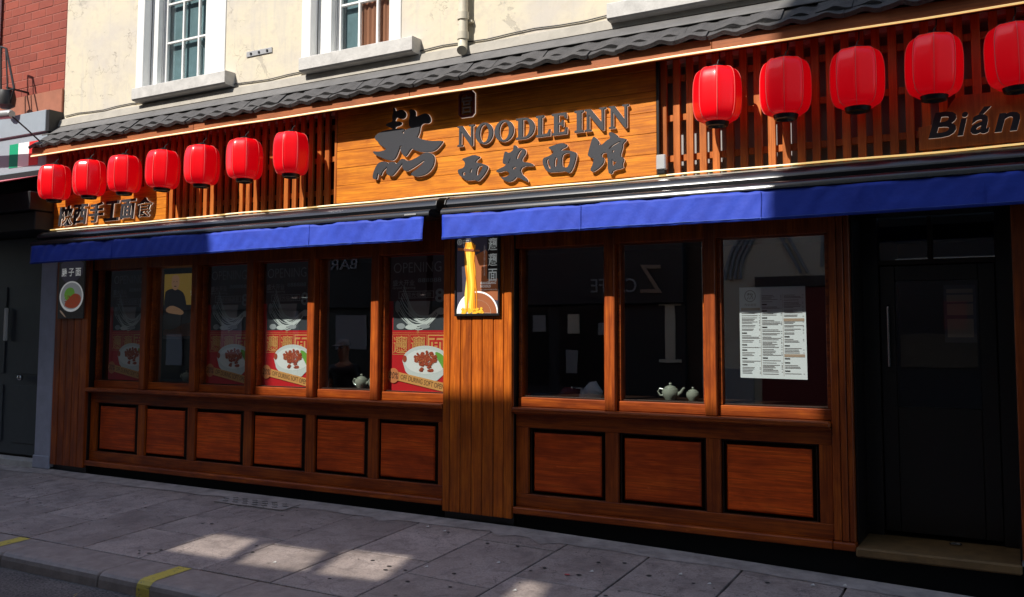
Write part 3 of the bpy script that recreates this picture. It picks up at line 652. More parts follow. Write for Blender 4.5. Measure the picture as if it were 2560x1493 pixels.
def build_signs():
    s = root("main_sign_board", "long varnished pine sign board with charcoal calligraphy and serif lettering", "sign", (-4.35, -.04, 2.99))
    bx("frame_post", M['slat'], s, -6.075, -6.045, -.062, -.0, 2.99, 3.952, .003)
    bx("frame_post", M['black_wood'], s, -2.628, -2.603, -.062, -.0, 2.99, 3.952, .003)
    sign_planks(s, -6.044, -2.629, [2.99, 3.168, 3.345, 3.522, 3.70, 3.878, 3.952], -.058, -.02)
    Y = -.076
    for k, lp in enumerate(AO):
        l2 = chaikin(lp, 2)
        letter(s, "calligraphy_stroke", lambda y, e, g: poly_mb([l2], y - k*.0008, e), Y)
    for nm, ch in (("XI", XI), ("AN", AN), ("MI", MI), ("GU", GU)):
        loops = [chaikin(l, 1) for l in ch]
        letter(s, "calligraphy_character", lambda y, e, g: poly_mb(loops, y, e), Y)
    bounds = [(-4.57, -4.386, 'N'), (-4.372, -4.188, 'O'), (-4.167, -3.972, 'O'), (-3.944, -3.759, 'D'), (-3.741, -3.602, 'L'), (-3.583, -3.436, 'E'), (-3.367, -3.276, 'I'), (-3.267, -3.069, 'N'), (-3.041, -2.862, 'N')]
    for a, b, chx in bounds:
        lo = [[(a+(b-a)*q, 3.418+.189*h) for q, h in lp] for lp in serif(chx)]
        letter(s, "serif_letter", lambda y, e, g: poly_mb(lo, y, e), Y)
    # red seal: a rounded square line with a small character inside
    def rr(x0, x1, z0, z1, r): return [(x0+r, z0), (x1-r, z0), (x1, z0+r), (x1, z1-r), (x1-r, z1), (x0+r, z1), (x0, z1-r), (x0, z0+r)]
    seal = part("seal", poly_mb([rr(-4.565, -4.392, 3.690, 3.932, .03), rr(-4.549, -4.408, 3.706, 3.916, .022)], -.075, .012), M['opp_red'], s)
    part("seal_edge", poly_mb([rr(-4.569, -4.388, 3.686, 3.936, .03), rr(-4.557, -4.400, 3.698, 3.924, .026)], -.066, .004), M['acrylic'], seal)
    part("seal_character", text_mb("宫", -4.532, -4.425, 3.725, 3.90, -.075, .010), M['p_tan'], seal)
    # left sign
    l = root("arched_sign_board", "small pine sign board with six dark brush characters under the far lanterns", "sign", (-9.7, -.04, 2.98))
    zs = [2.99, 3.12, 3.25, 3.40]
    sign_planks(l, -10.70, -8.575, zs, -.05, -.02)
    for i, chx in enumerate("陕西手工面食"):
        a = -10.50+i*.292
        letter(l, "brush_character", lambda y, e, g: text_mb(chx, a, a+.262, 3.012+.004*i, 3.262, y, e, .018, .12), -.068)
    # right sign
    q = root("door_sign_board", "shaded timber sign board with bold slanted lettering beside the last lantern", "sign", (.5, -.04, 2.98))
    sh = [(-.64, 3.0), (1.4, 3.0), (1.4, 3.36), (-.34, 3.365), (-.40, 3.35), (-.47, 3.25), (-.55, 3.175), (-.64, 3.165)]
    part("plank", poly_mb([sh], -.035, .012), M['slat'], q)
    xs = [(-.575, -.392, 3.075, 3.255, "B"), (-.388, -.318, 3.075, 3.24, "i"), (-.306, -.172, 3.075, 3.262, "á"), (-.158, .0, 3.075, 3.205, "n"), (.02, .17, 3.02, 3.205, "g")]
    for a, b, z0, z1, chx in xs:
        letter(q, "slanted_letter", lambda y, e, g: text_mb(chx, a, b, z0, z1, y, e, .022, .22), -.062)
build_signs()
bx_led = root("fascia_light_strip", "thin warm light strip along the foot of the signs and slats", "light strip", (-4.6, -.1, 2.97))
X = [-10.72+i*.2 for i in range(61)]
led("led_strip", bx_led, [(-10.86, -.075, 3.30), (-10.865, -.08, 3.15), (-10.855, -.085, 3.03), (-10.81, -.09, 2.985)] + [(x, -.092, 2.972+.6*wavy(x)) for x in X], .0075)
bx("light_ledge", M['flashing'], bx_led, -10.7, 1.5, -.085, .0, 2.935, 2.958, .003)

wlamp = root("wall_light", "small silver box wall light at the right end of the main sign", "wall light", (-2.57, -.09, 2.98))
part("light_body", MB().box(-2.612, -2.53, -.125, -.07, 3.02, 3.145, .008), M['aluminium'], wlamp)
part("light_base", MB().box(-2.605, -2.537, -.118, -.07, 2.985, 3.019, .006), M['black'], wlamp)
part("bracket_arm", MB().box(-2.585, -2.555, -.069, -.019, 3.03, 3.06, .003), M['black'], wlamp)

# ================================================================== LANTERNS
def lantern(x, y, zc, label, tilt):
    t = root("red_lantern", label, "lantern", (x, y, zc+.29), "red lanterns hung under the canopy")
    n = 8; prof = []
    for i in range(17):
        a = -math.pi/2+math.pi*i/16
        ca, sa = math.cos(a), math.sin(a)
        prof.append((.187*(abs(ca)**.33), .213*math.copysign(abs(sa)**.72, sa)))
    prof = [(max(q, .075), z+zc) for q, z in prof]
    mbl = MB().lathe(prof, x, y, n*6, .2)
    for i, v in enumerate(mbl.v):                                     # each cloth panel is pulled a little flat between its wires
        k6 = (i//len(prof)) % 6; fl = 1-.068*math.sin(math.pi*k6/6)
        mbl.v[i] = (x+(v[0]-x)*fl, y+(v[1]-y)*fl, v[2])
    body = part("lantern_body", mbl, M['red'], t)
    me = body.data; me.shade_smooth()
    rb = MB()
    for k in range(n):
        a = 2*math.pi*k/n+.2
        rb.tube([(x+(q+.0005)*math.cos(a), y+(q+.0015)*math.sin(a), z) for q, z in prof], .0025, 4, False)
    part("seam", rb, M['rib'], t, kind='stuff')
    part("top_cap", MB().lathe([(.0, zc+.245), (.03, zc+.243), (.045, zc+.228), (.078, zc+.222), (.080, zc+.205)], x, y, 20), M['black'], t, smooth=True)
    part("bottom_cap", MB().lathe([(.0, zc-.222), (.055, zc-.226), (.070, zc-.245), (.082, zc-.242), (.094, zc-.205), (.06, zc-.19)], x, y, 24), M['black'], t, smooth=True)
    part("hook", MB().tube([(x, y, zc+.24), (x+.004, y+.01, zc+.27), (x+.012, y+.035, zc+.30), (x+.01, y+.06, 3.957)], .005, 6), M['iron'], t, smooth=True)
    return t
ordw = ["far left end lantern over the arched sign, its wire showing", "second lantern from the far left end of its row", "third lantern from the far left, over the end of the arched sign", "middle lantern of the row of seven",
        "third lantern from the main sign, in the row of seven", "next but one lantern to the main sign's left edge", "lantern hanging nearest the left edge of the main sign"]
ordr = ["brightly sunlit lantern just right of the main sign", "second lantern right of the main sign, in shade", "middle lantern of the five over the door side", "lantern above the letter B, next to last of its row", "last lantern, cut by the right edge of the photo"]
def build_lanterns():
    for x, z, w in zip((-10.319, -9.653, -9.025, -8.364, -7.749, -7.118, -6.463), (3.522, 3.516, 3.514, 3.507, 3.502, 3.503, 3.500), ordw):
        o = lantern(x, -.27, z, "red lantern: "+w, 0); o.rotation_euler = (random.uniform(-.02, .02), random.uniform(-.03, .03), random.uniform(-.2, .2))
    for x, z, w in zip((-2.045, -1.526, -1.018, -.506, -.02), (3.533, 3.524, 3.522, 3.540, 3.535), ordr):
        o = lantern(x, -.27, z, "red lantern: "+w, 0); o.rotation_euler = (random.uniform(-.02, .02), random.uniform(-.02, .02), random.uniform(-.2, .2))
build_lanterns()

# ================================================================== AWNINGS
def awning(x0, x1, label):
    a = root("awning", label, "awning", ((x0+x1)/2, -.2, 2.75), "retracted blue awnings over the shop windows")
    hous = [(.0, 2.93), (-.16, 2.928), (-.25, 2.915), (-.30, 2.885), (-.315, 2.845), (-.29, 2.815), (-.10, 2.80), (.0, 2.80)]
    part("cassette", MB().prof(hous, x0, x1), M['cassette'], a, smooth=True)
    bar = [(-.12, 2.797), (-.33, 2.812), (-.385, 2.80), (-.412, 2.775), (-.415, 2.745), (-.39, 2.735), (-.12, 2.735)]
    part("front_bar", MB().prof(bar, x0+.01, x1-.01), M['cassette'], a, smooth=True)
    e = MB().prof([(.0, 2.935), (-.17, 2.933), (-.26, 2.918), (-.312, 2.885), (-.326, 2.845), (-.295, 2.80), (-.10, 2.79), (.0, 2.79)], x0-.012, x0-.001)
    part("end_cap", e, M['black'], a)
    e2 = MB().prof([(.0, 2.935), (-.17, 2.933), (-.26, 2.918), (-.312, 2.885), (-.326, 2.845), (-.295, 2.80), (-.10, 2.79), (.0, 2.79)], x1+.001, x1+.012)
    part("end_cap", e2, M['black'], a)
    # cloth valance with soft puckers under the bar
    mb = MB(); nx = int((x1-x0)/.035); nz = 8; xa, xb = x0+.03, x1-.07
    for i in range(nx+1):
        x = xa+(xb-xa)*i/nx
        for j in range(nz+1):
            t = j/nz
            pk = .007*math.sin(x*7.3+1.2*math.sin(x*2.1))*(1-.4*t) + .007*math.sin(x*23+3*math.sin(x*3.7)+t*3)*math.exp(-t*2.0)*(.5+.5*math.sin(x*1.3+2)) + .003*math.sin(x*41+t*6)
            mb.v.append((x, -.405+pk-.012*t, 2.738-.222*t+.003*math.sin(x*1.9+t)))
    for i in range(nx):
        for j in range(nz): mb.f.append((i*(nz+1)+j, (i+1)*(nz+1)+j, (i+1)*(nz+1)+j+1, i*(nz+1)+j+1))
    v = part("valance", mb, M['blue'], a, smooth=True)
    md = v.modifiers.new("cloth_thickness", 'SOLIDIFY'); md.thickness = .004; md.offset = 0
    hm = MB().tube([(x0+.03+(xb-xa)*i/40, -.4235, 2.537+.003*math.sin((xa+(xb-xa)*i/40)*1.9+1)) for i in range(41)], .0022, 4)
    part("hem_stitching", hm, M['thread'], v)
    xx = xb-1.35
    while xx > xa:
        part("cloth_seam", MB().tube([(xx, -.4135, 2.734), (xx+.002, -.4175, 2.65), (xx, -.4235, 2.522)], .0028, 4), M['blue'], v); xx -= 1.47
    return a
aw = awning(-10.55, -4.655, "retracted blue awning over the six far windows left of the pillar")
bx("maker_plate", M['aluminium'], aw, -4.93, -4.80, -.420, -.4155, 2.755, 2.768, .001)
awning(-4.545, 1.2, "longer retracted blue awning over the right windows and the door")

# ================================================================== WOODEN SHOPFRONT
XM = [-9.035, -8.19, -7.33, -6.455, -5.625]                          # left mullions
XR = [-3.105, -2.228]                                                # right mullions
def build_front():
    s = root("wooden_shopfront", "stained timber shopfront with panelled stall risers and tall mullioned windows", "shopfront", (-5, .1, 0))
    W, H = M['wood_v'], M['wood_h']
    # pilasters and pillar of upright boards
    def boards(edges, y0, y1, z1, mat, name="plank", zb0=None):
        for i, (a, b) in enumerate(zip(edges, edges[1:])):
            zb = zb0 or kx(a)+.075; bx(name, mat, s, a+.0025, b-.0025, y0+random.uniform(0, .004), y1, zb, z1, .006)
    boards([-4.775, -4.697, -4.580, -4.460, -4.346, -4.228, -4.121, -4.036], 0.0, .05, 2.795, M['plank'])
    bx("pillar_core", M['black_wood'], s, -4.772, -4.040, .051, .30, -.02, 2.79)
    boards([-10.612, -10.49, -10.365, -10.23, -10.10, -9.972], 0.0, .05, 2.795, W)
    bx("pillar_core", M['black_wood'], s, -10.609, -9.976, .051, .30, 0.0, 2.79)
    boards([-1.308, -1.247, -1.196, -1.152], .045, .12, 2.795, W, zb0=.152)
    bx("pillar_core", M['black_wood'], s, -1.300, -1.156, .121, .60, -.05, 2.79)
    boards([-.085, .03, .15, .27], 0.0, .05, 2.795, W, zb0=.16); bx("pillar_core", M['black_wood'], s, -.082, .267, .051, .60, -.1, 2.79)
    boards([.27, .9, 1.5], .06, .12, 2.795, W)
    def bay(x0, x1, mull, fields, stiles):
        # stall riser
        bx("plinth", M['plinth'], s, x0, x1, .085, .25, -.16, .092, 0)
        bx("base_rail", H, s, x0+.002, x1-.002, .012, .20, .093, .150, .008)
        bx("bottom_rail", H, s, x0+.002, x1-.002, .080, .12, .151, .262, .003)
        bx("top_rail", H, s, x0+.002, x1-.002, .080, .12, .848, .962, .003)
        bx("riser_back", M['dark_wood_and_shade'], s, x0+.004, x1-.004, .150, .24, .151, .97, 0)
        for a, b in stiles: bx("stile", W, s, a, b, .081, .12, .263, .847, .003)
        for a, b in fields:
            z0, z1 = .305, .792; g = .040                              # raised and fielded panel in its groove
            mb = MB(); y0, y1 = .098, .149
            mb.v = [(a, y0, z0), (b, y0, z0), (b, y0, z1), (a, y0, z1), (a-.012, y0+.012, z0-.012), (b+.012, y0+.012, z0-.012), (b+.012, y0+.012, z1+.012), (a-.012, y0+.012, z1+.012),
                    (a-g, y1, z0-g), (b+g, y1, z0-g), (b+g, y1, z1+g), (a-g, y1, z1+g)]
            mb.f = [(0, 1, 2, 3)]
            for k in range(4): mb.f += [(k, k+4, (k+1) % 4+4, (k+1) % 4)]
            p = part("panel", mb, M['panel'], s)
            bv = MB(); bv.v = mb.v[4:]; bv.f = [(k, k+4, (k+1) % 4+4, (k+1) % 4) for k in range(4)]
            part("groove", bv, M['dark_wood_and_shade'], p)  # recess shade put into the colour, together with dark varnish
            q = MB()
            for c in ((a-.052, b+.052, .263, .268), ): pass
            q.box(a-g-.012, b+g+.012, .118, .149, z1+g, z1+g+.014, .002).box(a-g-.012, b+g+.012, .112, .149, z0-g-.012, z0-g, .002)
            q.box(a-g-.013, a-g, .114, .149, z0-g, z1+g, .002).box(b+g, b+g+.013, .114, .149, z0-g, z1+g, .002)
            part("panel_moulding", q, M['dark_wood_and_shade'], p)  # dark stain here also stands in for the shade of the recess
        bx("sill", H, s, x0-.0, x1+.0, -.012, .30, .980, 1.026, .010)
        bx("sill_moulding", H, s, x0+.002, x1-.002, .045, .10, .9635, .979, .006)
        # windows
        edges = [x0]+list(mull)+[x1]
        for m in mull: bx("mullion", W, s, m-.052, m+.042, .055, .30, 1.027, 2.79, .006)
        bx("head_rail", W, s, x0, x1, .062, .30, 2.455, 2.795, .003)
        for i, (a, b) in enumerate(zip(edges, edges[1:])):
            a2 = a+(.044 if i else .006); b2 = b-(.054 if i < len(mull) else .006)
            fr = MB().box(a2, b2, .110, .20, 1.028, 1.112, .005)
            fr.box(a2, a2+.028, .118, .20, 1.113, 2.452, .004).box(b2-.028, b2, .118, .20, 1.113, 2.452, .004)
            w = part("window", fr, H, s)
            part("pane", MB().quad((a2+.029, .160, 1.113), (b2-.029, .160, 1.113), (b2-.029, .160, 2.453), (a2+.029, .160, 2.453)), M['glass'], w)
            part("glazing_bead", MB().box(a2+.029, b2-.029, .148, .158, 1.1135, 1.124, .002), M['dark_wood_and_shade'], w)
    st = [(-9.968, -9.862)]+[(m-.062+d, m+.056+d) for m, d in zip(XM, (-.007, -.018, -.008, -.004, -.020))]+[(-4.872, -4.777)]
    bay(-9.97, -4.776, XM, [(-9.80, -9.195), (-8.962, -8.358), (-8.130, -7.484), (-7.246, -6.605), (-6.372, -5.785), (-5.555, -4.938)], st)
    bay(-4.034, -1.310, XR, [(-3.848, -3.220), (-2.985, -2.347), (-2.110, -1.478)], [(-4.032, -3.910), (-3.163, -3.046), (-2.283, -2.168), (-1.408, -1.312)])
    bx("base_rail", H, s, -1.3105, -1.150, .012, .20, .093, .150, .008)
    bx("plinth", M['plinth'], s, -1.3105, -1.151, .085, .25, -.2, .092, 0)
    bx("lintel", M['black_wood'], s, -10.62, 1.5, .052, .30, 2.797, 2.90, 0)
    bx("lintel", M['black_wood'], s, -1.15, -.086, -.0, .05, 2.62, 2.795, .003)
    return s
build_front()

def build_rooms():
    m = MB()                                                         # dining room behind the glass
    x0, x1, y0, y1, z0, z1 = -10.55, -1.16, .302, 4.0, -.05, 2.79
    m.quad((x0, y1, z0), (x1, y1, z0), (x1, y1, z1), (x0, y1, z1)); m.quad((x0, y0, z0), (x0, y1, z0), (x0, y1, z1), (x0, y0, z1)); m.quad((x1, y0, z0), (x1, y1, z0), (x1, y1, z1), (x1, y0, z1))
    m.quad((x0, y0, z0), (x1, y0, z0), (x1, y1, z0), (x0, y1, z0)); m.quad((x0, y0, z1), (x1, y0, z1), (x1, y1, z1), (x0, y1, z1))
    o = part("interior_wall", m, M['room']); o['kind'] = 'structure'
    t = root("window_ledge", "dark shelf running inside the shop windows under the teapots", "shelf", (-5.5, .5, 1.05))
    bx("ledge_board", M['dark_wood_and_shade'], t, -9.96, -4.78, .303, .75, 1.085, 1.118); bx("ledge_board", M['dark_wood_and_shade'], t, -4.03, -1.32, .303, .75, 1.085, 1.118)
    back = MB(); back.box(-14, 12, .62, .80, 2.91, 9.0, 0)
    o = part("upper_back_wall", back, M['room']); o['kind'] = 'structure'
build_rooms()

# ================================================================== POSTERS
def flat(name, loops, y, mat, parent): return part(name, poly_mb(loops, y), mat, parent)
def opening_poster(x0, x1, label):
    t = root("opening_poster", label, "poster", ((x0+x1)/2, .21, 1.12), "tall red opening posters inside the left windows")
    L, Wd = x0, x1-x0; K = Wd/.74; X = lambda q: L+q*K
    zb, zt = 1.118, 2.455; y = .205
    bx("sheet", M['p_red'], t, x0, x1, y, y+.004, zb, zt, .0005)
    flat("dark_print", [[(X(.0), 2.005), (x1, 2.005), (x1, zt-.01), (X(.0), zt-.01)]], y-.001, M['p_maroon'], t)
    flat("photo_print", [[(X(.06), 1.716), (X(.70), 1.716), (X(.70), 2.004), (X(.06), 2.004)]], y-.001, M['p_dark'], t)
    D = lambda nm, mb, mat: part(nm, mb, mat, t)
    D("lettering", text_mb("OPENING", X(.06), X(.60), 2.285, 2.385, y-.002, bold=-.012), M['p_light'], )
    D("lettering", text_mb("盛大开业", X(.05), X(.30), 2.155, 2.215, y-.002), M['p_light'])
    D("lettering", text_mb("Grand Opening", X(.05), X(.31), 2.118, 2.148, y-.002), M['p_light'])
    D("lettering", text_mb("888888", X(.34), X(.60), 2.185, 2.225, y-.002), M['p_grey'])
    D("lettering", text_mb("Great offers in store", X(.36), X(.60), 2.155, 2.172, y-.002), M['p_maroon'])
    bxs = [[(X(.12), 2.03), (X(.52), 2.03), (X(.52), 2.10), (X(.12), 2.10)], [(X(.125), 2.035), (X(.515), 2.035), (X(.515), 2.095), (X(.125), 2.095)]]
    flat("line_box", bxs, y-.002, M['p_light'], t)
    D("lettering", text_mb("欢迎光临品尝", X(.15), X(.49), 2.042, 2.088, y-.002), M['p_light'])
    D("numeral", text_mb("8", X(.535), X(.635), 1.985, 2.12, y-.0025, bold=.02), M['p_grey'])
    # noodle photo: pale jug and looping strands
    flat("pale_shape", [[(X(.24), 1.85), (X(.46), 1.85), (X(.48), 2.0), (X(.22), 2.0)]], y-.002, M['p_light'], t)
    mb = MB()
    for k in range(9):
        pts = []
        for i in range(13):
            q = i/12; pts.append((X(.10+.50*q+.01*k*(1-2*q)), 0, 1.90-.17*math.sin(math.pi*q)**.8*(1-.05*k)+.03*k*(1-q)*(1-q)+ .012*math.sin(q*9+k)))
        w = .004+.003*(k % 3)
        b = len(mb.v)
        for i, p in enumerate(pts): mb.v += [(p[0], y-.0028-.0001*k, p[2]-w), (p[0], y-.0028-.0001*k, p[2]+w)]
        mb.f += [(b+2*i, b+2*i+2, b+2*i+3, b+2*i+1) for i in range(12)]
    D("noodle_strands", mb, M['p_pale'])
    for k, (cx, cz, rx, rz) in enumerate([(.15, 1.755, .05, .03), (.27, 1.745, .07, .025), (.42, 1.752, .06, .022), (.60, 1.90, .05, .035), (.11, 1.95, .03, .06)]):
        flat("pale_shape", [ell(X(cx), cz, rx*K, rz, 16)], y-.0035-.0002*k, M['p_pale'] if k % 2 else M['p_grey'], t)
    # three boxed characters
    fr = []
    for k in range(3):
        a, b = X(.055+.20*k), X(.245+.20*k)
        fr += [[(a, 1.475), (b, 1.475), (b, 1.672), (a, 1.672)]] + ([[(a+.004, 1.479), (b-.004, 1.479), (b-.004, 1.668), (a+.004, 1.668)]] if k < 2 else [])
    flat("gold_frames", fr, y-.002, M['p_gold'], t)
    for k in range(2): D("lettering", text_mb("𰻞", X(.068+.20*k), X(.232+.20*k), 1.487, 1.660, y-.003, bold=.004), M['p_gold'])
    D("lettering", text_mb("面", X(.468), X(.632), 1.487, 1.66, y-.003, bold=.01), M['p_red'])
    flat("gold_line", [[(X(.05), 1.688), (X(.64), 1.688), (X(.64), 1.691), (X(.05), 1.691)]], y-.002, M['p_gold'], t)
    flat("gold_stud", [ell(X(.345), 1.698, .012, .014, 10), ell(X(.345), 1.698, .007, .009, 8)], y-.0022, M['p_gold'], t)
    # bowl
    cx, cz = X(.435), 1.385
    flat("bowl", [ell(cx, cz+.03, .262*K, .150, 44, 0, math.pi)[:44] + [(cx-.262*K, cz+.03), (cx-.225*K, cz-.075), (cx-.13*K, cz-.155), (cx, cz-.172), (cx+.13*K, cz-.155), (cx+.225*K, cz-.075)]], y-.004, M['p_pale'], t)
    flat("bowl_inside", [ell(cx, cz+.025, .235*K, .120, 36)], y-.005, M['p_white'], t)
    flat("greens", [chaikin([(cx+.10*K, cz+.13), (cx+.19*K, cz+.10), (cx+.235*K, cz+.02), (cx+.20*K, cz-.05), (cx+.17*K, cz+.0), (cx+.12*K, cz+.07)], 2)], y-.006, M['p_green'], t)
    rg = random.Random(3); mb = MB(); i = 0
    while i < 95:
        a, b = rg.uniform(-1, 1), rg.uniform(-1, 1)
        ok = (a*a/.36+(b-.35)**2/.30 < 1) or (-.75 < b < 0 and (abs(a+.16-.1*b) < .09 or abs(a-.2+.05*b) < .11))
        if not ok: continue
        e = ell(cx+a*.21*K, cz+.02+b*.115, rg.uniform(.012, .026), rg.uniform(.009, .018), 7); n = len(mb.v)
        mb.v += [(p[0], y-.0065-.00005*i, p[1]) for p in e]; mb.f.append(tuple(range(n, n+7))); i += 1
    D("meat_topping", mb, M['p_meat'])
    mb = MB()
    for i in range(26):
        a, b = rg.uniform(-.5, .45), rg.uniform(-.1, .8)
        e = ell(cx+a*.21*K, cz+.02+b*.105, .006, .005, 5); n = len(mb.v)
        mb.v += [(p[0], y-.0105-.00005*i, p[1]) for p in e]; mb.f.append(tuple(range(n, n+5)))
    D("chilli_flecks", mb, M['p_orange'])
    flat("flower_mark", [ell(cx-.235*K, cz+.05, .026, .034, 14)], y-.0068, M['p_meat'], t)
    # slanted offer banner and round badge
    a = -.17; c, s_ = math.cos(a), math.sin(a); ox, oz = X(.44), 1.205
    rc = [(ox+p*c-q*s_, oz+p*s_+q*c) for p, q in ((-.36*K, -.042), (.30*K, -.042), (.30*K, .042), (-.36*K, .042))]
    flat("banner", [[p for p in rc]], y-.008, M['p_tan'] if False else M['p_gold'], t)
    D("lettering", text_mb("OFF DURING SOFT OPENING", ox-.285*K, ox+.285*K, oz-.022, oz+.026, y-.009, rot=a, bold=-.004), M['p_ink'])
    flat("badge", [ell(X(.075), 1.268, .066*K, .074, 26)], y-.0095, M['p_orange'], t)
    D("lettering", text_mb("20%", X(.022), X(.132), 1.238, 1.302, y-.0105, rot=-.1, shear=.15), M['p_ink'])
    return t
def build_posters():
    E = [-9.97]+XM+[-4.776]
    lab = {0: "shaded red opening poster in the far left window beside the left pilaster", 2: "dim red opening poster in the third window, right of the portrait poster's window",
           3: "red opening poster with sunlit lower half in the fourth window of the left bay", 5: "brightest red opening poster in the window touching the planked pillar"}
    for i, l in lab.items(): opening_poster(E[i]+(.055 if i else .14), E[i+1]-.062 if i < 5 else E[i+1]-.012, l)
    # portrait poster in window two
    t = root("portrait_poster", "yellow topped poster of a person in black with folded arms", "poster", (-8.75, .36, 1.6))
    y = .36
    bx("sheet", M['lit_ink'], t, -9.06, -8.30, y, y+.004, 1.62, 2.40, .0005)
    flat("yellow_ground", [[(-9.055, 2.02), (-8.33, 2.02), (-8.33, 2.393), (-9.055, 2.393)]], y-.001, M['lit_yellow'], t)
    flat("torso_print", [chaikin([(-9.05, 1.78), (-9.05, 2.17), (-8.98, 2.21), (-8.88, 2.22), (-8.78, 2.20), (-8.70, 2.15), (-8.66, 2.02), (-8.64, 1.90), (-8.70, 1.78)], 1)], y-.002, M['lit_shirt'], t)
    flat("head_print", [ell(-8.86, 2.285, .068, .088, 24)], y-.003, M['lit_skin'], t)
    flat("hair_print", [ell(-8.86, 2.325, .071, .055, 20, 0, math.pi)], y-.0035, M['lit_skin'], t)
    flat("face_print", [ell(-8.885, 2.30, .009, .005, 8), ell(-8.835, 2.30, .009, .005, 8), ell(-8.86, 2.245, .022, .006, 10)], y-.004, M['lit_ink'], t)
    flat("arms_print", [chaikin([(-9.02, 1.98), (-8.92, 2.02), (-8.80, 1.99), (-8.70, 1.94), (-8.72, 1.90), (-8.84, 1.91), (-9.0, 1.93)], 1)], y-.003, M['lit_skin'], t)
    flat("noodle_print", [chaikin([(-9.05, 1.64), (-9.05, 1.74), (-8.9, 1.72), (-8.75, 1.78), (-8.55, 1.82), (-8.35, 1.86), (-8.34, 1.66)], 1)], y-.002, M['p_brown'], t)
    part("lettering", text_mb("油泼面", -8.60, -8.40, 2.14, 2.20, y-.003, rot=.15), M['lit_white'], t)
    # framed noodle poster on the pillar
    t = root("noodle_poster", "black framed poster of lifted golden noodles hung on the planked pillar", "poster", (-4.39, -.03, 1.84)); y = -.030
    x0, x1, z0, z1 = -4.632, -4.150, 1.842, 2.66
    fr = MB().box(x0, x1, y, -.001, z0, z0+.022, .003).box(x0, x0+.016, y, -.001, z0+.023, z1, .003).box(x1-.016, x1, y, -.001, z0+.023, z1, .003).box(x0, x1, y, -.001, z1+.001, z1+.02, .003)
    part("poster_frame", fr, M['black'], t)
    bx("sheet", M['lit_slate'], t, x0+.0165, x1-.0165, -.014, -.002, z0+.023, z1-.001, .0005); y = -.0150
    flat("brown_tint", [[(-4.45, 2.05), (-4.17, 1.98), (-4.17, 2.25), (-4.30, 2.45), (-4.42, 2.40)]], y, M['lit_brown'], t)
    flat("bowl_rim", [ell(-4.391, 1.866, .224, .205, 40, 0, math.pi)+[(-4.615, 1.866)]], y-.001, M['lit_white'], t)
    flat("bowl_inside", [ell(-4.391, 1.866, .210, .190, 40, 0, math.pi)+[(-4.60, 1.866)]], y-.002, M['lit_brown'], t)
    flat("bowl_light", [[(-4.600, 1.866)]+ell(-4.391, 1.866, .208, .188, 20, math.pi*.55, math.pi)[::-1]+[(-4.43, 1.866)]], y-.003, M['lit_pale'], t)
    flat("bowl_ring", [ell(-4.391, 1.866, .150, .125, 30, 0, math.pi), ell(-4.391, 1.870, .146, .119, 30, 0, math.pi)], y-.0035, M['lit_tan'], t)
    rg = random.Random(9)
    for k in range(16):
        mb = MB(); c0 = -4.462+rg.uniform(-.052, .052); w = rg.uniform(.008, .024); n = 14; ph = rg.uniform(0, 6); zt = 2.50+rg.uniform(-.03, .03)
        for i in range(n+1):
            q = i/n; z = zt+(1.885-zt)*q; xx = c0+.020*q+.010*math.sin(q*7+ph)+.012*(q-.5)*math.sin(ph); wv = w*(1-.25*q+.2*math.sin(q*11+ph))
            mb.v += [(xx-wv, y-.004-.0002*k, z), (xx+wv, y-.004-.0002*k, z)]
        mb.f = [(2*i, 2*i+1, 2*i+3, 2*i+2) for i in range(n)]
        part("noodle_strand", mb, M[('lit_noodle', 'lit_noodle3', 'lit_noodle2', 'lit_noodle')[k % 4]], t)
    mb = MB()
    for i in range(34):
        e = ell(-4.44+rg.uniform(-.11, .11), 1.882+rg.uniform(-.012, .03), rg.uniform(.008, .02), .011, 7); n = len(mb.v)
        mb.v += [(p[0], y-.0075-.0001*i, p[1]) for p in e]; mb.f.append(tuple(range(n, n+7)))
    part("noodle_heap", mb, M['lit_noodle'], t)
    flat("chopsticks", [[(-4.60, 2.452), (-4.36, 2.432), (-4.36, 2.447), (-4.60, 2.478)]], y-.011, M['lit_brown'], t)
    flat("black_column", [[(-4.285, 2.02+.16), (-4.170, 2.18), (-4.170, 2.655), (-4.285, 2.655)]], y-.0005, M['lit_ink'], t)
    for k, ch in enumerate("𰻞𰻞面"): part("lettering", text_mb(ch, -4.272, -4.180, 2.44-.142*k, 2.555-.142*k, y-.002, bold=.006), M['lit_pale'], t)
    part("lettering", text_mb("非物质文化遗产", -4.322, -4.305, 2.20, 2.50, y-.002), M['lit_light'], t)
    part("lettering", text_mb("BIANGBIANG", -4.352, -4.190, 2.132, 2.155, y-.002, bold=.02), M['lit_white'], t)
    part("lettering", text_mb("NOODLES", -4.352, -4.245, 2.102, 2.125, y-.002, bold=.02), M['lit_white'], t)
    part("lettering", text_mb("hand pulled wide belt noodles", -4.350, -4.180, 2.076, 2.088, y-.002), M['lit_pale'], t)
    flat("round_mark", [ell(-4.585, 2.532, .026, .028, 20), ell(-4.585, 2.532, .022, .024, 18)], y-.002, M['lit_pale'], t)
    part("lettering", text_mb("面", -4.598, -4.572, 2.517, 2.547, y-.0022), M['lit_pale'], t)
    part("lettering", text_mb("NOODLE INN", -4.552, -4.485, 2.538, 2.548, y-.002), M['lit_pale'], t)
    part("lettering", text_mb("西安面馆", -4.552, -4.485, 2.515, 2.531, y-.002), M['lit_pale'], t)
    # dark bowl poster on the left pilaster
    t = root("bowl_poster", "black poster with a round noodle bowl on the far left pilaster", "poster", (-10.29, -.02, 1.86))
    bx("sheet", M['lit_ink'], t, -10.535, -10.035, -.020, -.001, 1.862, 2.66, .002); y = -.021
    flat("grey_tint", [chaikin([(-10.50, 2.30), (-10.08, 2.34), (-10.05, 2.60), (-10.50, 2.62)], 1)], y, M['lit_slate'], t)
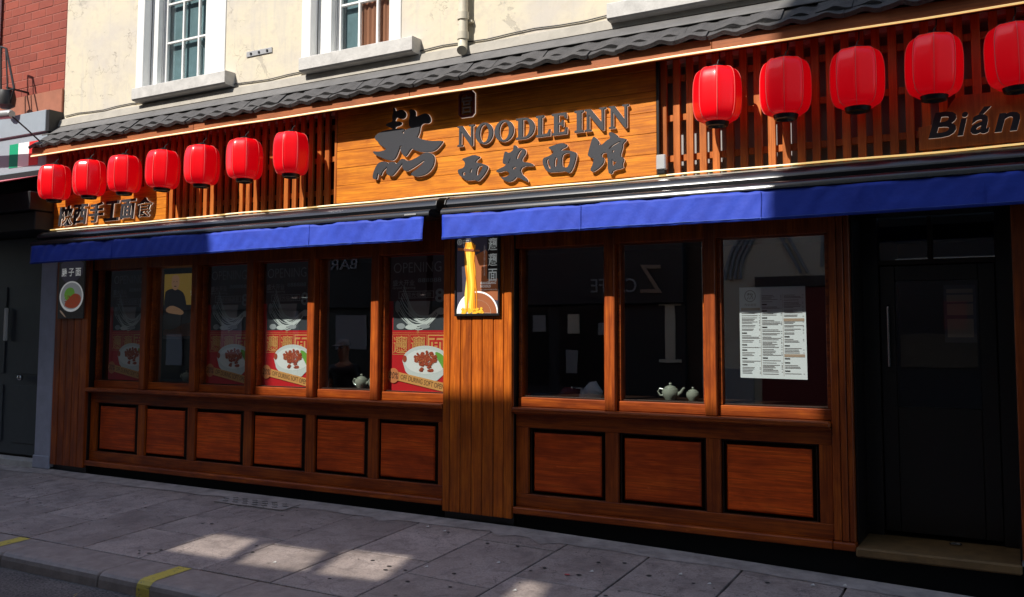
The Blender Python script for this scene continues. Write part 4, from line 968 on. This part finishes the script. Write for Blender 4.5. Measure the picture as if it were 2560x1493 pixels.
    for k, ch in enumerate("臊子面"): part("lettering", text_mb(ch, -10.48+.135*k, -10.375+.135*k, 2.385, 2.485, y-.001, bold=.02), M['lit_white'], t)
    flat("bowl_rim", [ell(-10.275, 2.135, .232, .190, 40)], y-.001, M['lit_white'], t)
    flat("bowl_inside", [ell(-10.272, 2.140, .205, .165, 36)], y-.002, M['lit_grey'], t)
    flat("greens", [chaikin([(-10.43, 2.15), (-10.36, 2.25), (-10.22, 2.24), (-10.20, 2.12), (-10.34, 2.06)], 2)], y-.003, M['lit_green'], t)
    flat("meat_topping", [chaikin([(-10.42, 2.04), (-10.30, 2.13), (-10.20, 2.18), (-10.08, 2.14), (-10.09, 2.05), (-10.18, 1.99), (-10.33, 1.99)], 2)], y-.004, M['lit_meat'], t)
    rg = random.Random(5); mb = MB()
    for i in range(24):
        e = ell(-10.25+rg.uniform(-.14, .14), 2.08+rg.uniform(-.07, .07), rg.uniform(.008, .022), .007, 6); n = len(mb.v)
        mb.v += [(p[0], y-.005-.0001*i, p[1]) for p in e]; mb.f.append(tuple(range(n, n+6)))
    part("meat_pieces", mb, M['lit_brown'], t)
    flat("spoon_print", [chaikin([(-10.50, 1.96), (-10.47, 1.97), (-10.36, 1.88), (-10.38, 1.875)], 1)], y-.002, M['lit_tan'], t)
    # menu sheet
    t = root("menu_sheet", "large white printed menu in three columns stuck inside the last window", "menu", (-1.765, .19, 1.33)); y = .185
    sh = [(-2.025, 1.332), (-1.502, 1.328), (-1.507, 2.056), (-2.025, 2.056)]
    part("sheet", poly_mb([sh], y+.002, .001), M['p_paper'], t); y -= .0005
    rg = random.Random(11); lines = []; heads = []; bars = []
    def col(x0, x1, z, z1, w):
        while z > z1:
            if rg.random() < .14: z -= .014; heads.append((x0, x0+.04, z, z+.009)); z -= .018; continue
            lines.append((x0, x0+(x1-x0)*rg.uniform(.45, .95), z, z+.0042))
            if rg.random() < .6: lines.append((x1-.008, x1, z, z+.0042))
            z -= rg.choice((.0095, .0115, .0115, .018))
    col(-2.008, -1.862, 1.845, 1.36, 0); col(-1.845, -1.690, 1.985, 1.36, 0); col(-1.672, -1.522, 1.985, 1.36, 0)
    for z, xa, xb in ((1.868, -2.012, -1.860), (1.782, -1.675, -1.518), (1.502, -1.675, -1.518)): bars.append((xa, xb, z, z+.022))
    def rects(L, yy):
        mb = MB()
        for a, b, c, d in L:
            if any(not (b < xa or a > xb or d < zz-.004 or c > zz+.026) for xa, xb, zz, _ in bars) and L is not bars: continue
            mb.quad((a, yy, c), (b, yy, c), (b, yy, d), (a, yy, d))
        return mb
    part("printed_lines", rects(lines, y-.001), M['p_text'], t); part("printed_headings", rects(heads, y-.001), M['p_ink'], t); part("heading_bars", rects(bars, y-.0008), M['p_tan'], t)
    part("column_rule", MB().quad((-1.856, y-.001, 1.35), (-1.8545, y-.001, 1.35), (-1.8545, y-.001, 2.0), (-1.856, y-.001, 2.0)).quad((-1.682, y-.001, 1.35), (-1.6805, y-.001, 1.35), (-1.6805, y-.001, 2.0), (-1.682, y-.001, 2.0)), M['p_tan'], t)
    flat("round_mark", [ell(-1.938, 1.985, .046, .048, 26), ell(-1.938, 1.985, .040, .042, 24)], y-.001, M['p_text'], t)
    part("lettering", text_mb("熬", -1.965, -1.911, 1.958, 2.012, y-.0012, bold=.01), M['p_text'], t)
    part("lettering", text_mb("西安面馆", -1.985, -1.89, 1.905, 1.925, y-.0012), M['p_text'], t)
build_posters()

# ================================================================== TEAPOTS
def teapot(x, y, z, s, label, lidded=True, spout=True):
    t = root("teapot" if spout else "sugar_bowl", label, "teapot" if spout else "bowl", (x, y, z), "glazed pots on the ledge inside the windows")
    P = [(0, 0), (.05, 0), (.056, .012), (.075, .04), (.080, .07), (.072, .098), (.055, .108), (.05, .108)]
    part("pot_body", MB().lathe([(a*s, z+b*s) for a, b in P], x, y, 20), M['celadon'], t, smooth=True)
    part("lid", MB().lathe([(.056*s, z+.109*s), (.052*s, z+.117*s), (.030*s, z+.128*s), (.010*s, z+.134*s), (.016*s, z+.146*s), (.012*s, z+.156*s), (0, z+.158*s)], x, y, 18), M['celadon'], t, smooth=True)
    if spout:
        part("spout", MB().tube([(x+.065*s, y, z+.045*s), (x+.105*s, y, z+.070*s), (x+.125*s, y, z+.105*s), (x+.140*s, y, z+.112*s)], [.022*s, .016*s, .011*s, .010*s], 10), M['celadon'], t, smooth=True)
        part("handle", MB().tube([(x-.062*s, y, z+.092*s), (x-.105*s, y, z+.100*s), (x-.122*s, y, z+.070*s), (x-.100*s, y, z+.038*s), (x-.068*s, y, z+.036*s)], .0085*s, 8), M['celadon'], t, smooth=True)
for a in ((-8.70, .42, 1.119, .80, "small pale teapot in the window under the portrait poster", True), (-8.535, .42, 1.119, .62, "little lidded bowl beside the teapot under the portrait poster", False),
          (-6.07, .42, 1.119, .92, "pale teapot in the poster-free window of the left bay", True), (-5.905, .42, 1.119, .72, "little lidded bowl in the poster-free window of the left bay", False),
          (-2.70, .42, 1.119, .92, "cream teapot with spout in the middle window right of the pillar", True), (-2.50, .42, 1.119, .72, "little lidded bowl right of the cream teapot, middle window", False)):
    teapot(*a[:4], "glazed pot: "+a[4] if False else a[4], True, a[5])

# ================================================================== DOORWAY
def build_door():
    d = root("shop_door", "dark glazed shop door set back in a shadowed doorway with a tall steel handle", "door", (-.6, .6, .13))
    K = M['black_wood']
    bx("door_frame", K, d, -1.15, -1.02, .56, .68, .13, 2.61); bx("door_frame", K, d, -.20, -.088, .56, .68, .13, 2.61); bx("transom", M['dark_wood_and_shade'], d, -1.018, -.202, .55, .68, 2.225, 2.262)
    bx("fanlight_bar", M['dark_wood_and_shade'], d, -.66, -.625, .57, .66, 2.264, 2.60)
    part("fanlight_pane", MB().quad((-1.018, .62, 2.263), (-.202, .62, 2.263), (-.202, .62, 2.61), (-1.018, .62, 2.61)), M['glass'], d)
    lf = MB().box(-1.015, -.905, .60, .65, .16, 2.22).box(-.32, -.205, .60, .65, .16, 2.22).box(-.904, -.321, .60, .65, .16, 1.12).box(-.904, -.321, .60, .65, 2.10, 2.22)
    part("door_leaf", lf, K, d)
    part("door_pane", MB().quad((-.904, .625, 1.12), (-.321, .625, 1.12), (-.321, .625, 2.10), (-.904, .625, 2.10)), M['glass'], d)
    part("pull_handle", MB().tube([(-.955, .60, 1.42), (-.955, .545, 1.43), (-.955, .545, 1.90), (-.955, .60, 1.91)], .011, 8), M['chrome'], d, smooth=True)
    ns = bx("notice_sheet", M['p_slate'], d, -.56, -.34, .64, .644, 1.62, 2.06, .0005)
    for z0, z1 in ((2.0, 2.03), (1.93, 1.985), (1.83, 1.915), (1.66, 1.80)): part("printed_block", MB().quad((-.54, .6385, z0), (-.36, .6385, z0), (-.36, .6385, z1), (-.54, .6385, z1)), M['p_tan'], ns)
    bx("side_lining", K, d, -1.151, -1.149+.01, .121, .56, .13, 2.61, 0); bx("side_lining", K, d, -.098, -.086, .121, .56, .13, 2.61, 0)
    bx("ceiling_lining", K, d, -1.138, -.10, .051, .56, 2.60, 2.62, 0)
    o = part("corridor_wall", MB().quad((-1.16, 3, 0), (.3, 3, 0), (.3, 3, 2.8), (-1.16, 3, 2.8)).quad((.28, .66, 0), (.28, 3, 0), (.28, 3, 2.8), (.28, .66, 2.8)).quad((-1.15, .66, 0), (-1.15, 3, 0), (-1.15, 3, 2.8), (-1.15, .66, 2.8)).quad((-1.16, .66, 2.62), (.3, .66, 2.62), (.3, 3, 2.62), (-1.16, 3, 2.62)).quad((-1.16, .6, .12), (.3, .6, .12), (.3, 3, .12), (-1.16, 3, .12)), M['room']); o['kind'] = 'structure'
    st = root("door_step", "worn brownish stone doorstep below the dark shop door", "step", (-.62, .3, 0))
    bx("step_slab", M['step'], st, -1.149, -.088, .0, .60, .06, .128, .012)
    bx("step_riser", M['plinth'], st, -1.20, .5, .09, .30, -.2, .059, 0)
    tag(part("steel_dish", MB().lathe([(0, .129), (.035, .129), (.045, .14), (.04, .142), (.03, .134), (0, .134)], -.52, .45, 16), M['chrome'], None, smooth=True), "small shiny metal dish on the doorstep by the dark door", "dish")
build_door()

# ================================================================== NEIGHBOURING SHOP ON THE LEFT
def build_neighbour():
    b = root("brick_building", "red painted brick building next door, left of the cream wall", "building", (-12, .2, 0))
    x1 = -10.605; x0 = -13.2
    bx("wall", M['mortar'], b, -20, x1, .0025, .30, 4.45, 8.6, 0)
    ph = .113; z = 4.80; row = 0
    me = {}
    def bmesh_(w): 
        if w not in me: me[w] = MB().box(-w/2, w/2, -.0015, .02, -ph/2+.005, ph/2-.005, .003).mesh("brick", M['brick'])
        return me[w]
    while z < 6.35:
        x = x1; k = 0; w0 = .30
        seq = [.15, .30] if row % 2 else [.30, .15]
        while x > x0:
            w = seq[0] if k == 0 else .30
            xx = x-w/2; w2 = round(w-.012, 3)
            o = bpy.data.objects.new("brick", bmesh_(w2)); COL.objects.link(o); o.parent = b
            o.location = Vector((xx, random.uniform(-.002, .001), z+ph/2)) - b.location; x -= w; k += 1
        z += ph; row += 1
    bx("render_band", M['brown_band'], b, -20, x1, -.03, .003, 4.45, 4.795, .006)
    bx("party_wall", M['black_wood'], b, -20, -10.95, .26, .40, -.1, 4.449, 0)
    pl = bx("pilaster", M['pilaster_white'], b, -10.930, -10.618, -.0, .26, 0.02, 2.95, .01)
    bx("pilaster_base", M['pilaster_white'], b, -10.945, -10.615, -.012, .02, .0, .16, .01)
    f = root("neighbour_fascia", "grey blue shop fascia with an Italian flag panel on the left edge", "fascia", (-12, -.1, 3.7))
    bx("fascia_box", M['grey_fascia'], f, -16, -10.665, -.20, .0, 4.215, 4.49, .006)
    bx("box_end", M['iron'], f, -10.664, -10.60, -.195, .003, 4.21, 4.485, .002)
    bx("sign_panel", M['grey_fascia'], f, -16, -10.66, -.17, .0, 3.735, 4.214, .004)
    for k, (a, c, mt) in enumerate(((-11.44, -11.25, 'flag_green'), (-11.249, -11.022, 'flag_white'), (-11.021, -10.833, 'flag_red'))): bx("flag_stripe", M[mt], f, a, c, -.175, -.1702, 3.812, 4.12, .0008)
    bx("fascia_foot", M['iron'], f, -16, -10.64, -.19, .0, 3.66, 3.734, .004)
    l = root("flood_light", "grey tubular floodlight on a thin arm above the neighbouring fascia", "floodlight", (-11.2, -.5, 4.35))
    part("lamp_tube", MB().tube([(-12.6, -.62, 4.46), (-10.72, -.62, 4.345), (-10.69, -.62, 4.343)], [.055, .055, .045], 14), M['lamp_grey'], l, smooth=True)
    part("lamp_arm", MB().tube([(-10.72, -.62, 4.33), (-10.68, -.60, 4.30), (-10.67, -.45, 4.20), (-10.66, -.25, 4.06), (-10.67, -.18, 4.03)], .010, 6), M['iron'], l, smooth=True)
    part("arm_clamp", MB().box(-10.70, -10.64, -.205, -.172, 4.0, 4.05, .004), M['iron'], l)
    a = root("neighbour_awning", "folded dark red awning under the Italian flag fascia", "awning", (-11.8, -.3, 3.5))
    part("awning_cloth", MB().prof([(-.17, 3.672), (-1.35, 3.30), (-1.35, 3.15), (-1.343, 3.15), (-1.343, 3.293), (-.17, 3.662)], -16, -10.74), M['pink_awning'], a)
    bx("awning_cassette", M['iron'], a, -16, -10.64, -.38, -.0, 3.20, 3.43, .01)
    bx("awning_soffit", M['iron'], a, -16, -10.64, -.30, .25, 2.96, 3.19, .01)
    i = root("iron_bracket", "black iron hanging bracket on the brick wall at the left edge", "bracket", (-11.4, -.2, 4.8))
    part("bracket_frame", MB().tube([(-11.52, -.3, 5.40), (-11.40, -.3, 5.36), (-11.19, -.3, 4.80), (-11.26, -.3, 4.62)], .014, 6).tube([(-11.41, -.3, 5.36), (-11.33, -.3, 4.80)], .010, 6).tube([(-11.46, -.3, 4.80), (-11.19, -.3, 4.80)], .012, 6).tube([(-11.52, -.3, 5.40), (-11.46, -.3, 4.62)], .012, 6), M['iron'], i)
    part("bracket_lamp", MB().lathe([(0, 4.80), (.10, 4.79), (.12, 4.70), (.11, 4.60), (.05, 4.56), (0, 4.56)], -11.36, -.3, 12), M['iron'], i, smooth=True)
    part("wall_arm", MB().tube([(-11.36, -.3, 4.84), (-11.36, .0, 4.84)], .015, 6), M['iron'], i)
    p = root("white_downpipe", "white downpipe at the far left edge of the brick wall", "pipe", (-11.98, -.05, 4.8))
    part("pipe", MB().tube([(-12.06, -.05, 4.80), (-12.06, -.05, 8.5)], .05, 12), M['white_paint'], p, smooth=True)
    d = root("blue_door", "slate blue panelled door of the neighbouring shop with long white handle", "door", (-11.7, .25, .08))
    bx("door_leaf", M['blue_door'], d, -12.6, -10.955, .20, .25, .10, 2.94, .004)
    for a2, c2 in ((-12.35, -11.95), (-11.72, -11.08)):
        for z0, z1 in ((.25, 1.0), (1.15, 2.3)): bx("door_panel", M['blue_door'], d, a2, c2, .188, .1995, z0, z1, .006)
    bx("handle", M['white_paint'], d, -11.925, -11.885, .14, .187, 1.58, 2.02, .01)
    part("knob", MB().lathe([(0, 1.06), (.03, 1.07), (.04, 1.10), (.03, 1.13), (0, 1.14)], -11.52, .15, 12), M['chrome'], d, smooth=True)
    bx("threshold", M['stone'], d, -12.7, -10.94, -.02, .20, -.02, .075, .006)
build_neighbour()

# ================================================================== ACROSS THE STREET (casts the shade, shows in the glass)
def build_opposite():
    YF = -9.0
    def back(x, y, z, yw=YF):                                         # follow the sunlight back to the facade across the street
        k = (y-yw)/SUN.y; return (x-SUN.x*k, z-SUN.z*k)
    xa = back(-7.42, 0, 0)[0]; xb = back(-1.47, 0, 0)[0]
    zA = back(0, 0, 2.60)[1]; zB = back(0, 0, 1.15)[1]
    def building(name, label, x0, x1, zt, mat, holes=(), th=.2):
        b = root(name, label, "building", ((x0+x1)/2, YF-.2, 0))
        loops = [[(x0, -.5), (x1, -.5), (x1, zt), (x0, zt)]]+list(holes)
        part("wall", poly_mb(loops, YF-th, th), mat, b)
        return b
    # added slanted openings in the middle wall, shaped so sun patches land on the pavement
    gaps = []
    for pts in ([(-6.29, -1.82), (-6.36, -1.27), (-5.84, -1.26), (-5.62, -1.80)], [(-5.47, -1.84), (-5.70, -1.30), (-5.05, -1.27), (-4.80, -1.79)], [(-4.72, -1.76), (-4.94, -1.15), (-4.33, -1.08), (-4.15, -1.70)], [(-3.16, -1.85), (-3.27, -1.17), (-3.05, -1.19), (-2.88, -1.80)]):
        cx, cy = sum(p[0] for p in pts)/4, sum(p[1] for p in pts)/4
        gaps.append([back(x-.012*(1 if x > cx else -1), y+.03+.01*(1 if y > cy else -1), gz(x, y)) for x, y in pts])
    A = building("opposite_dark_house", "tall brown brick house across the street, seen only as shade and reflection", -40, xa-.003, zA, M['opp_brick'])
    B = building("opposite_slotted_house", "brown brick house across the street, openings added to cast sun patches", xa, xb-.003, zB, M['opp_brick'], gaps, .03)
    for g_ in gaps: part("patch_dimmer_pane", poly_mb([[(x, z) for x, z in g_]], YF-.03), M['patch_dimmer'], B)  # added tinted panes that weaken the sun patches on the pavement
    C = building("opposite_stone_house", "pale stone house across the street with pointed arches above a red door", xb, 14, 21, M['opp_stone'])
    YS = YF+.02
    def front(b, x0, x1, fm):
        bx("shop_base", M[fm], b, x0, x1, YF+.001, YF+.10, -.4, 2.3, 0)
        x = x0+.3
        while x+1.3 < x1:
            bx("shop_pane", M['black'], b, x, x+1.1, YF+.101, YF+.11, .7, 2.2, 0); x += 1.35
        bx("shop_fascia", M[fm], b, x0, x1, YF+.001, YF+.22, 2.301, 3.55, .01)
        x = x0+.6
        while x+1.0 < x1:
            for z in (4.6, 7.6): 
                if z+1.6 < 7.5 or b is A or b is C: bx("upper_window", M['black'], b, x, x+1.0, YF+.001, YF+.03, z, z+1.7, 0); bx("upper_sill", M['opp_grey'], b, x-.1, x+1.1, YF+.001, YF+.15, z-.14, z-.01, .01)
            x += 2.3
    front(A, -34, xa-.1, 'iron'); front(B, xa+.05, xb-.3, 'opp_dark')
    xc = xb
    # stone house: arch mouldings and oxblood shutter
    bx("door_leaf", M['opp_red'], C, -4.15, -2.9, YF+.001, YF+.06, -.3, 2.55, .01)
    bx("door_head", M['opp_dark'], C, -4.25, -2.8, YF+.001, YF+.08, 2.551, 2.75, .01)
    for k in range(4):
        mb = MB().tube([(-4.80+.09*k+.42*(1-math.cos(q*.14)), YF+.04, 2.72+.085*q) for q in range(14)], .032, 6); part("arch_moulding", mb, M['opp_grey'], C)
    for a_, b_ in (((-4.02, 3.9), (-3.45, 2.80)), ((-3.90, 3.9), (-3.33, 2.80)), ((-3.05, 3.9), (-3.10, 2.9))):
        part("gable_moulding", MB().tube([(a_[0], YF+.04, a_[1]), (b_[0], YF+.04, b_[1])], .03, 6), M['opp_grey'], C)
    bx("shop_base", M['opp_dark'], C, -2.25, 6.0, YF+.001, YF+.10, -.4, 4.2, 0)
    bx("pale_ledge", M['opp_stone'], C, -2.0, -.3, YF+.101, YF+.18, 2.95, 3.03, .01)
    bx("shop_pane", M['opp_dim'], C, -1.95, -.75, YF+.101, YF+.12, 1.15, 1.72, .01); bx("notice", M['opp_red'], C, -1.25, -.9, YF+.121, YF+.13, 1.8, 2.3, .005)
    bx("low_wall", M['opp_grey'], C, xc+.02, -4.3, YF+.001, YF+.12, -.3, 1.1, .01)
    bx("pier", M['opp_stone'], C, -2.75, -2.3, YF+.001, YF+.2, -.3, 4.0, .02)
    for z in (5.2, 8.4, 11.6):
        for x in (-4.4, -1.8, .8): bx("upper_window", M['black'], C, x, x+1.1, YF+.001, YF+.03, z, z+1.9, 0)
    # notices, posts and a pale window on the shopfront of the slotted house
    for a_, b_, z0, z1, mt in ((-8.75, -8.45, 1.75, 2.1, 'opp_grey'), (-7.95, -7.7, 1.72, 2.12, 'opp_stone'), (-7.3, -7.12, 1.7, 1.95, 'opp_grey'), (-8.0, -7.75, .95, 1.4, 'opp_grey'), (-5.93, -5.74, 1.25, 2.25, 'opp_stone'), (-6.05, -5.62, 2.251, 2.29, 'opp_stone'), (-6.05, -5.62, 1.19, 1.249, 'opp_stone')):
        bx("notice" if z1-z0 < .6 else "window_post", M[mt], B, a_, b_, YF+.115, YF+.14, z0, z1, .004)
    for a_ in (-20.5, -18.2, -15.2, -12.6): bx("window_post", M['opp_grey'], A, a_, a_+.16, YF+.115, YF+.16, .7, 2.25, .01)
    for a_, b_, z0, z1 in ((-17.6, -16.9, 1.2, 2.1), (-13.9, -13.0, 1.35, 2.15), (-19.6, -19.0, .9, 1.7)): bx("notice", M['opp_grey'], A, a_, b_, YF+.115, YF+.14, z0, z1, .01)
    # shop lettering seen mirrored in the glass
    def sign(label, txt, x0, x1, z0, z1, mat='p_white'):
        o = tag(part("shop_lettering", text_mb(txt, x0, x1, z0, z1, 0, .01), M[mat]), label, "sign"); o.rotation_euler = (0, 0, math.pi); o.location = ((x0+x1)/2, YF+.25, (z0+z1)/2)
    sign("white cafe lettering on the dark shopfront across the street, mirrored in the glass", "CAFFE", -7.40, -6.45, 2.52, 2.78, 'p_grey')
    sign("large slanted pale letter of the shop sign across the street", "Z", -6.36, -5.95, 2.50, 3.02, 'p_tan')
    sign("pale bar lettering on the far dark shopfront across the street", "BAR", -14.0, -13.2, 3.18, 3.42, 'p_grey')
    pv = MB()
    for i in range(30):
        x = -40+i*2.0; pv.quad((x, -9.0, -.10+kx(x)*0-.12), (x+2, -9.0, -.22), (x+2, -7.6, -.24), (x, -7.6, -.24))
    o = part("far_pavement", pv, M['mortar_strip']); o['kind'] = 'structure'
build_opposite()

# ================================================================== MOTORCYCLE AND PASSER-BY (outside the frame, seen in the glass)
def build_bike():
    X0, Y0 = -7.35, -7.5; Z0 = gz(X0, -2.47)-.10
    t = root("parked_motorcycle", "dark motorcycle with pale fairing parked across the street, reflected in the glass", "motorcycle", (X0, Y0, Z0))
    for dx in (-.68, .68):
        w = part("wheel", MB().tube([(X0+dx+.25*math.cos(a), Y0, Z0+.31+.25*math.sin(a)) for a in [2*math.pi*i/28 for i in range(29)]], .06, 10, False), M['black'], t, smooth=True)
        sp = MB()
        for i in range(5):
            a = 2*math.pi*i/5; sp.tube([(X0+dx, Y0, Z0+.31), (X0+dx+.22*math.cos(a), Y0, Z0+.31+.22*math.sin(a))], .016, 6)
        sp.tube([(X0+dx, Y0-.06, Z0+.31), (X0+dx, Y0+.06, Z0+.31)], .045, 12); part("wheel_spokes", sp, M['chrome'], w)
    part("fuel_tank", MB().tube([(X0-.12, Y0, Z0+.80), (X0+.02, Y0, Z0+.86), (X0+.20, Y0, Z0+.86), (X0+.34, Y0, Z0+.80)], [.06, .15, .16, .07], 16), M['opp_red'], t, smooth=True)
    part("seat", MB().tube([(X0-.68, Y0, Z0+.86), (X0-.50, Y0, Z0+.82), (X0-.25, Y0, Z0+.78), (X0-.10, Y0, Z0+.80)], [.05, .11, .12, .06], 12), M['black'], t, smooth=True)
    part("engine_block", MB().box(X0-.22, X0+.22, Y0-.15, Y0+.15, Z0+.25, Z0+.62, .05), M['lamp_grey'], t)
    part("front_fairing", MB().tube([(X0+.36, Y0, Z0+.70), (X0+.50, Y0, Z0+.86), (X0+.58, Y0, Z0+.98), (X0+.56, Y0, Z0+1.12)], [.12, .20, .17, .06], 14), M['white_paint'], t, smooth=True)
    part("fork", MB().tube([(X0+.68, Y0-.09, Z0+.31), (X0+.44, Y0-.09, Z0+.95)], .024, 8).tube([(X0+.68, Y0+.09, Z0+.31), (X0+.44, Y0+.09, Z0+.95)], .024, 8), M['chrome'], t)
    part("handlebar", MB().tube([(X0+.32, Y0-.36, Z0+1.02), (X0+.42, Y0-.15, Z0+1.0), (X0+.42, Y0+.15, Z0+1.0), (X0+.32, Y0+.36, Z0+1.02)], .016, 8), M['chrome'], t, smooth=True)
    part("exhaust", MB().tube([(X0+.1, Y0+.16, Z0+.26), (X0-.3, Y0+.18, Z0+.26), (X0-.75, Y0+.19, Z0+.36)], [.025, .03, .05], 10), M['chrome'], t, smooth=True)
    part("frame_tube", MB().tube([(X0-.68, Y0, Z0+.31), (X0-.2, Y0, Z0+.42), (X0+.3, Y0, Z0+.72), (X0+.46, Y0, Z0+.95)], .03, 8).tube([(X0-.2, Y0, Z0+.42), (X0-.62, Y0, Z0+.80)], .025, 8), M['black'], t, smooth=True)
    part("tail_light", MB().box(X0-.76, X0-.70, Y0-.07, Y0+.07, Z0+.82, Z0+.88, .01), M['flag_red'], t)
build_bike()

def skin(name, pts, edges, mat, parent, rootv=0, sub=2):
    me = bpy.data.meshes.new(name); me.from_pydata([p[:3] for p in pts], edges, [])
    o = bpy.data.objects.new(name, me); COL.objects.link(o)
    o.modifiers.new("skin", 'SKIN'); ss = o.modifiers.new("smooth", 'SUBSURF'); ss.levels = sub; ss.render_levels = sub
    if not me.skin_vertices: me.attributes  # the modifier needs its layer
    bm = bmesh.new(); bm.from_mesh(me); ly = bm.verts.layers.skin.verify(); bm.verts.ensure_lookup_table()
    for v, p in zip(bm.verts, pts):
        r_ = p[3]; v[ly].radius = r_ if isinstance(r_, tuple) else (r_, r_)
    bm.verts[rootv][ly].use_root = True
    bm.to_mesh(me); bm.free()
    dg = bpy.context.evaluated_depsgraph_get(); m2 = bpy.data.meshes.new_from_object(o.evaluated_get(dg)); bpy.data.objects.remove(o)
    m2.shade_smooth(); m2.materials.clear(); m2.materials.append(mat)
    q = bpy.data.objects.new(name, m2); COL.objects.link(q)
    if parent: q.parent = parent
    return q
def build_person():
    X0, Y0 = -8.75, -3.05; Z0 = gz(X0, -2.47)-.105
    t = root("person", "person in a black t-shirt and pale cap standing in the road, reflected in the glass", "person", (X0, Y0, Z0))
    SK = plain("warm_skin", (0.42, 0.22, 0.14), 0.55); TS = M['p_shirt']; TR = plain("dark_trousers", (0.03, 0.032, 0.04), 0.8)
    # one continuous body; facing the shop (+y), leaning slightly, one arm bent forward
    P = [(0, 0, .98, (.15, .11)), (0, .01, 1.15, (.14, .10)), (0, .02, 1.34, (.17, .115)), (0, .02, 1.46, (.13, .09)), (0, .03, 1.555, .058), (0, .045, 1.66, (.075, .09)), (0, .05, 1.76, (.078, .095)), (0, .04, 1.83, (.05, .06)),
         (-.19, .02, 1.45, .062), (-.27, .0, 1.18, .046), (-.25, .16, 1.02, .038), (-.23, .24, .98, .030),
         (.19, .02, 1.45, .062), (.27, -.02, 1.18, .046), (.28, .08, .93, .038), (.28, .11, .86, .030),
         (-.10, 0, .90, .092), (-.11, .02, .50, .066), (-.12, -.02, .10, .046), (-.12, .11, .04, .042), (.10, 0, .90, .092), (.12, .02, .50, .066), (.14, -.04, .10, .046), (.14, .09, .04, .042)]
    E = [(0, 1), (1, 2), (2, 3), (3, 4), (4, 5), (5, 6), (6, 7), (3, 8), (8, 9), (9, 10), (10, 11), (3, 12), (12, 13), (13, 14), (14, 15), (0, 16), (16, 17), (17, 18), (18, 19), (0, 20), (20, 21), (21, 22), (22, 23)]
    body = skin("body", P, E, SK, t)
    fat = lambda idx, g: [tuple(P[i][:3]) + (tuple(k+g for k in P[i][3]) if isinstance(P[i][3], tuple) else P[i][3]+g,) for i in idx]
    ix = [0, 1, 2, 3, 8, 12]; ts = fat(ix, .026) + [(-.235, .01, 1.28, .072), (.235, .0, 1.28, .072), (0, 0, .84, (.20, .16))]
    skin("tshirt", ts, [(0, 1), (1, 2), (2, 3), (3, 4), (3, 5), (4, 6), (5, 7), (0, 8)], TS, t)
    ix = [0, 16, 17, 18, 20, 21, 22]; skin("trousers", fat(ix, .018), [(0, 1), (1, 2), (2, 3), (0, 4), (4, 5), (5, 6)], TR, t)
    for sx in (-1, 1):
        px = -.12 if sx < 0 else .14
        o = skin("shoe", [(px, -.07, .045, .046), (px, .04, .045, .048), (px, .15, .035, .040)], [(0, 1), (1, 2)], M['iron'], t, 0, 1)
        # hand: palm, four unequal curled fingers and a thumb from its side
        hx, hy, hz = (-.23, .25, .97) if sx < 0 else (.28, .125, .835)
        d = Vector((.05, .75, -.3)).normalized() if sx < 0 else Vector((0, .35, -1)).normalized(); sd = Vector((1, 0, 0)); up = sd.cross(d)
        b = Vector((hx, hy, hz)); pts = [tuple(b)+((.030, .018),), tuple(b+d*.045)+((.038, .016),), tuple(b+d*.085)+((.038, .014),)]; ed = [(0, 1), (1, 2)]
        for k, ln in enumerate((.070, .080, .075, .058)):
            o2 = b+d*.080+sd*(-.030+.020*k); n0 = len(pts)
            pts += [tuple(o2)+(.0095,), tuple(o2+d*ln*.5-up*.006)+(.009,), tuple(o2+d*ln*.9-up*.026)+(.0075,)]; ed += [(2, n0), (n0, n0+1), (n0+1, n0+2)]
        n0 = len(pts); th = b+d*.02-sd*sx*.034
        pts += [tuple(th)+(.012,), tuple(th+d*.035-sd*sx*.022)+(.010,), tuple(th+d*.065-sd*sx*.020-up*.012)+(.008,)]; ed += [(0, n0), (n0, n0+1), (n0+1, n0+2)]
        skin("hand", pts, ed, SK, t, 0, 1)
    hd = Vector((0, .05, 1.72))
    def at(n, mb, m): 
        o = part(n, mb, m, None, smooth=True); o.parent = t; return o
    at("nose", MB().tube([(0, .135, 1.735), (0, .160, 1.695), (0, .145, 1.68)], [.010, .016, .010], 8), SK)
    for sx in (-1, 1):
        at("eye", MB().lathe([(0, 1.738), (.011, 1.742), (.013, 1.748), (.011, 1.754), (0, 1.758)], sx*.034, .132, 10), M['p_white']); at("ear", MB().lathe([(0, 1.69), (.014, 1.70), (.016, 1.73), (.012, 1.755), (0, 1.76)], sx*.082, .04, 8), SK)
    at("mouth", MB().box(-.024, .024, .133, .142, 1.648, 1.656, .003), plain("lips", (0.30, 0.09, 0.08), 0.5))
    at("cap", MB().lathe([(.098, 1.775), (.100, 1.80), (.088, 1.845), (.055, 1.875), (0, 1.885)], 0, .045, 20), M['opp_grey']); at("cap_peak", MB().prof([(.10, 1.79), (.22, 1.772), (.222, 1.778), (.10, 1.80)], -.075, .075), M['opp_grey'])
    for o in t.children: 
        if o.name.split('.')[0] in ("nose", "eye", "ear", "mouth", "cap", "cap_peak"): pass
build_person()
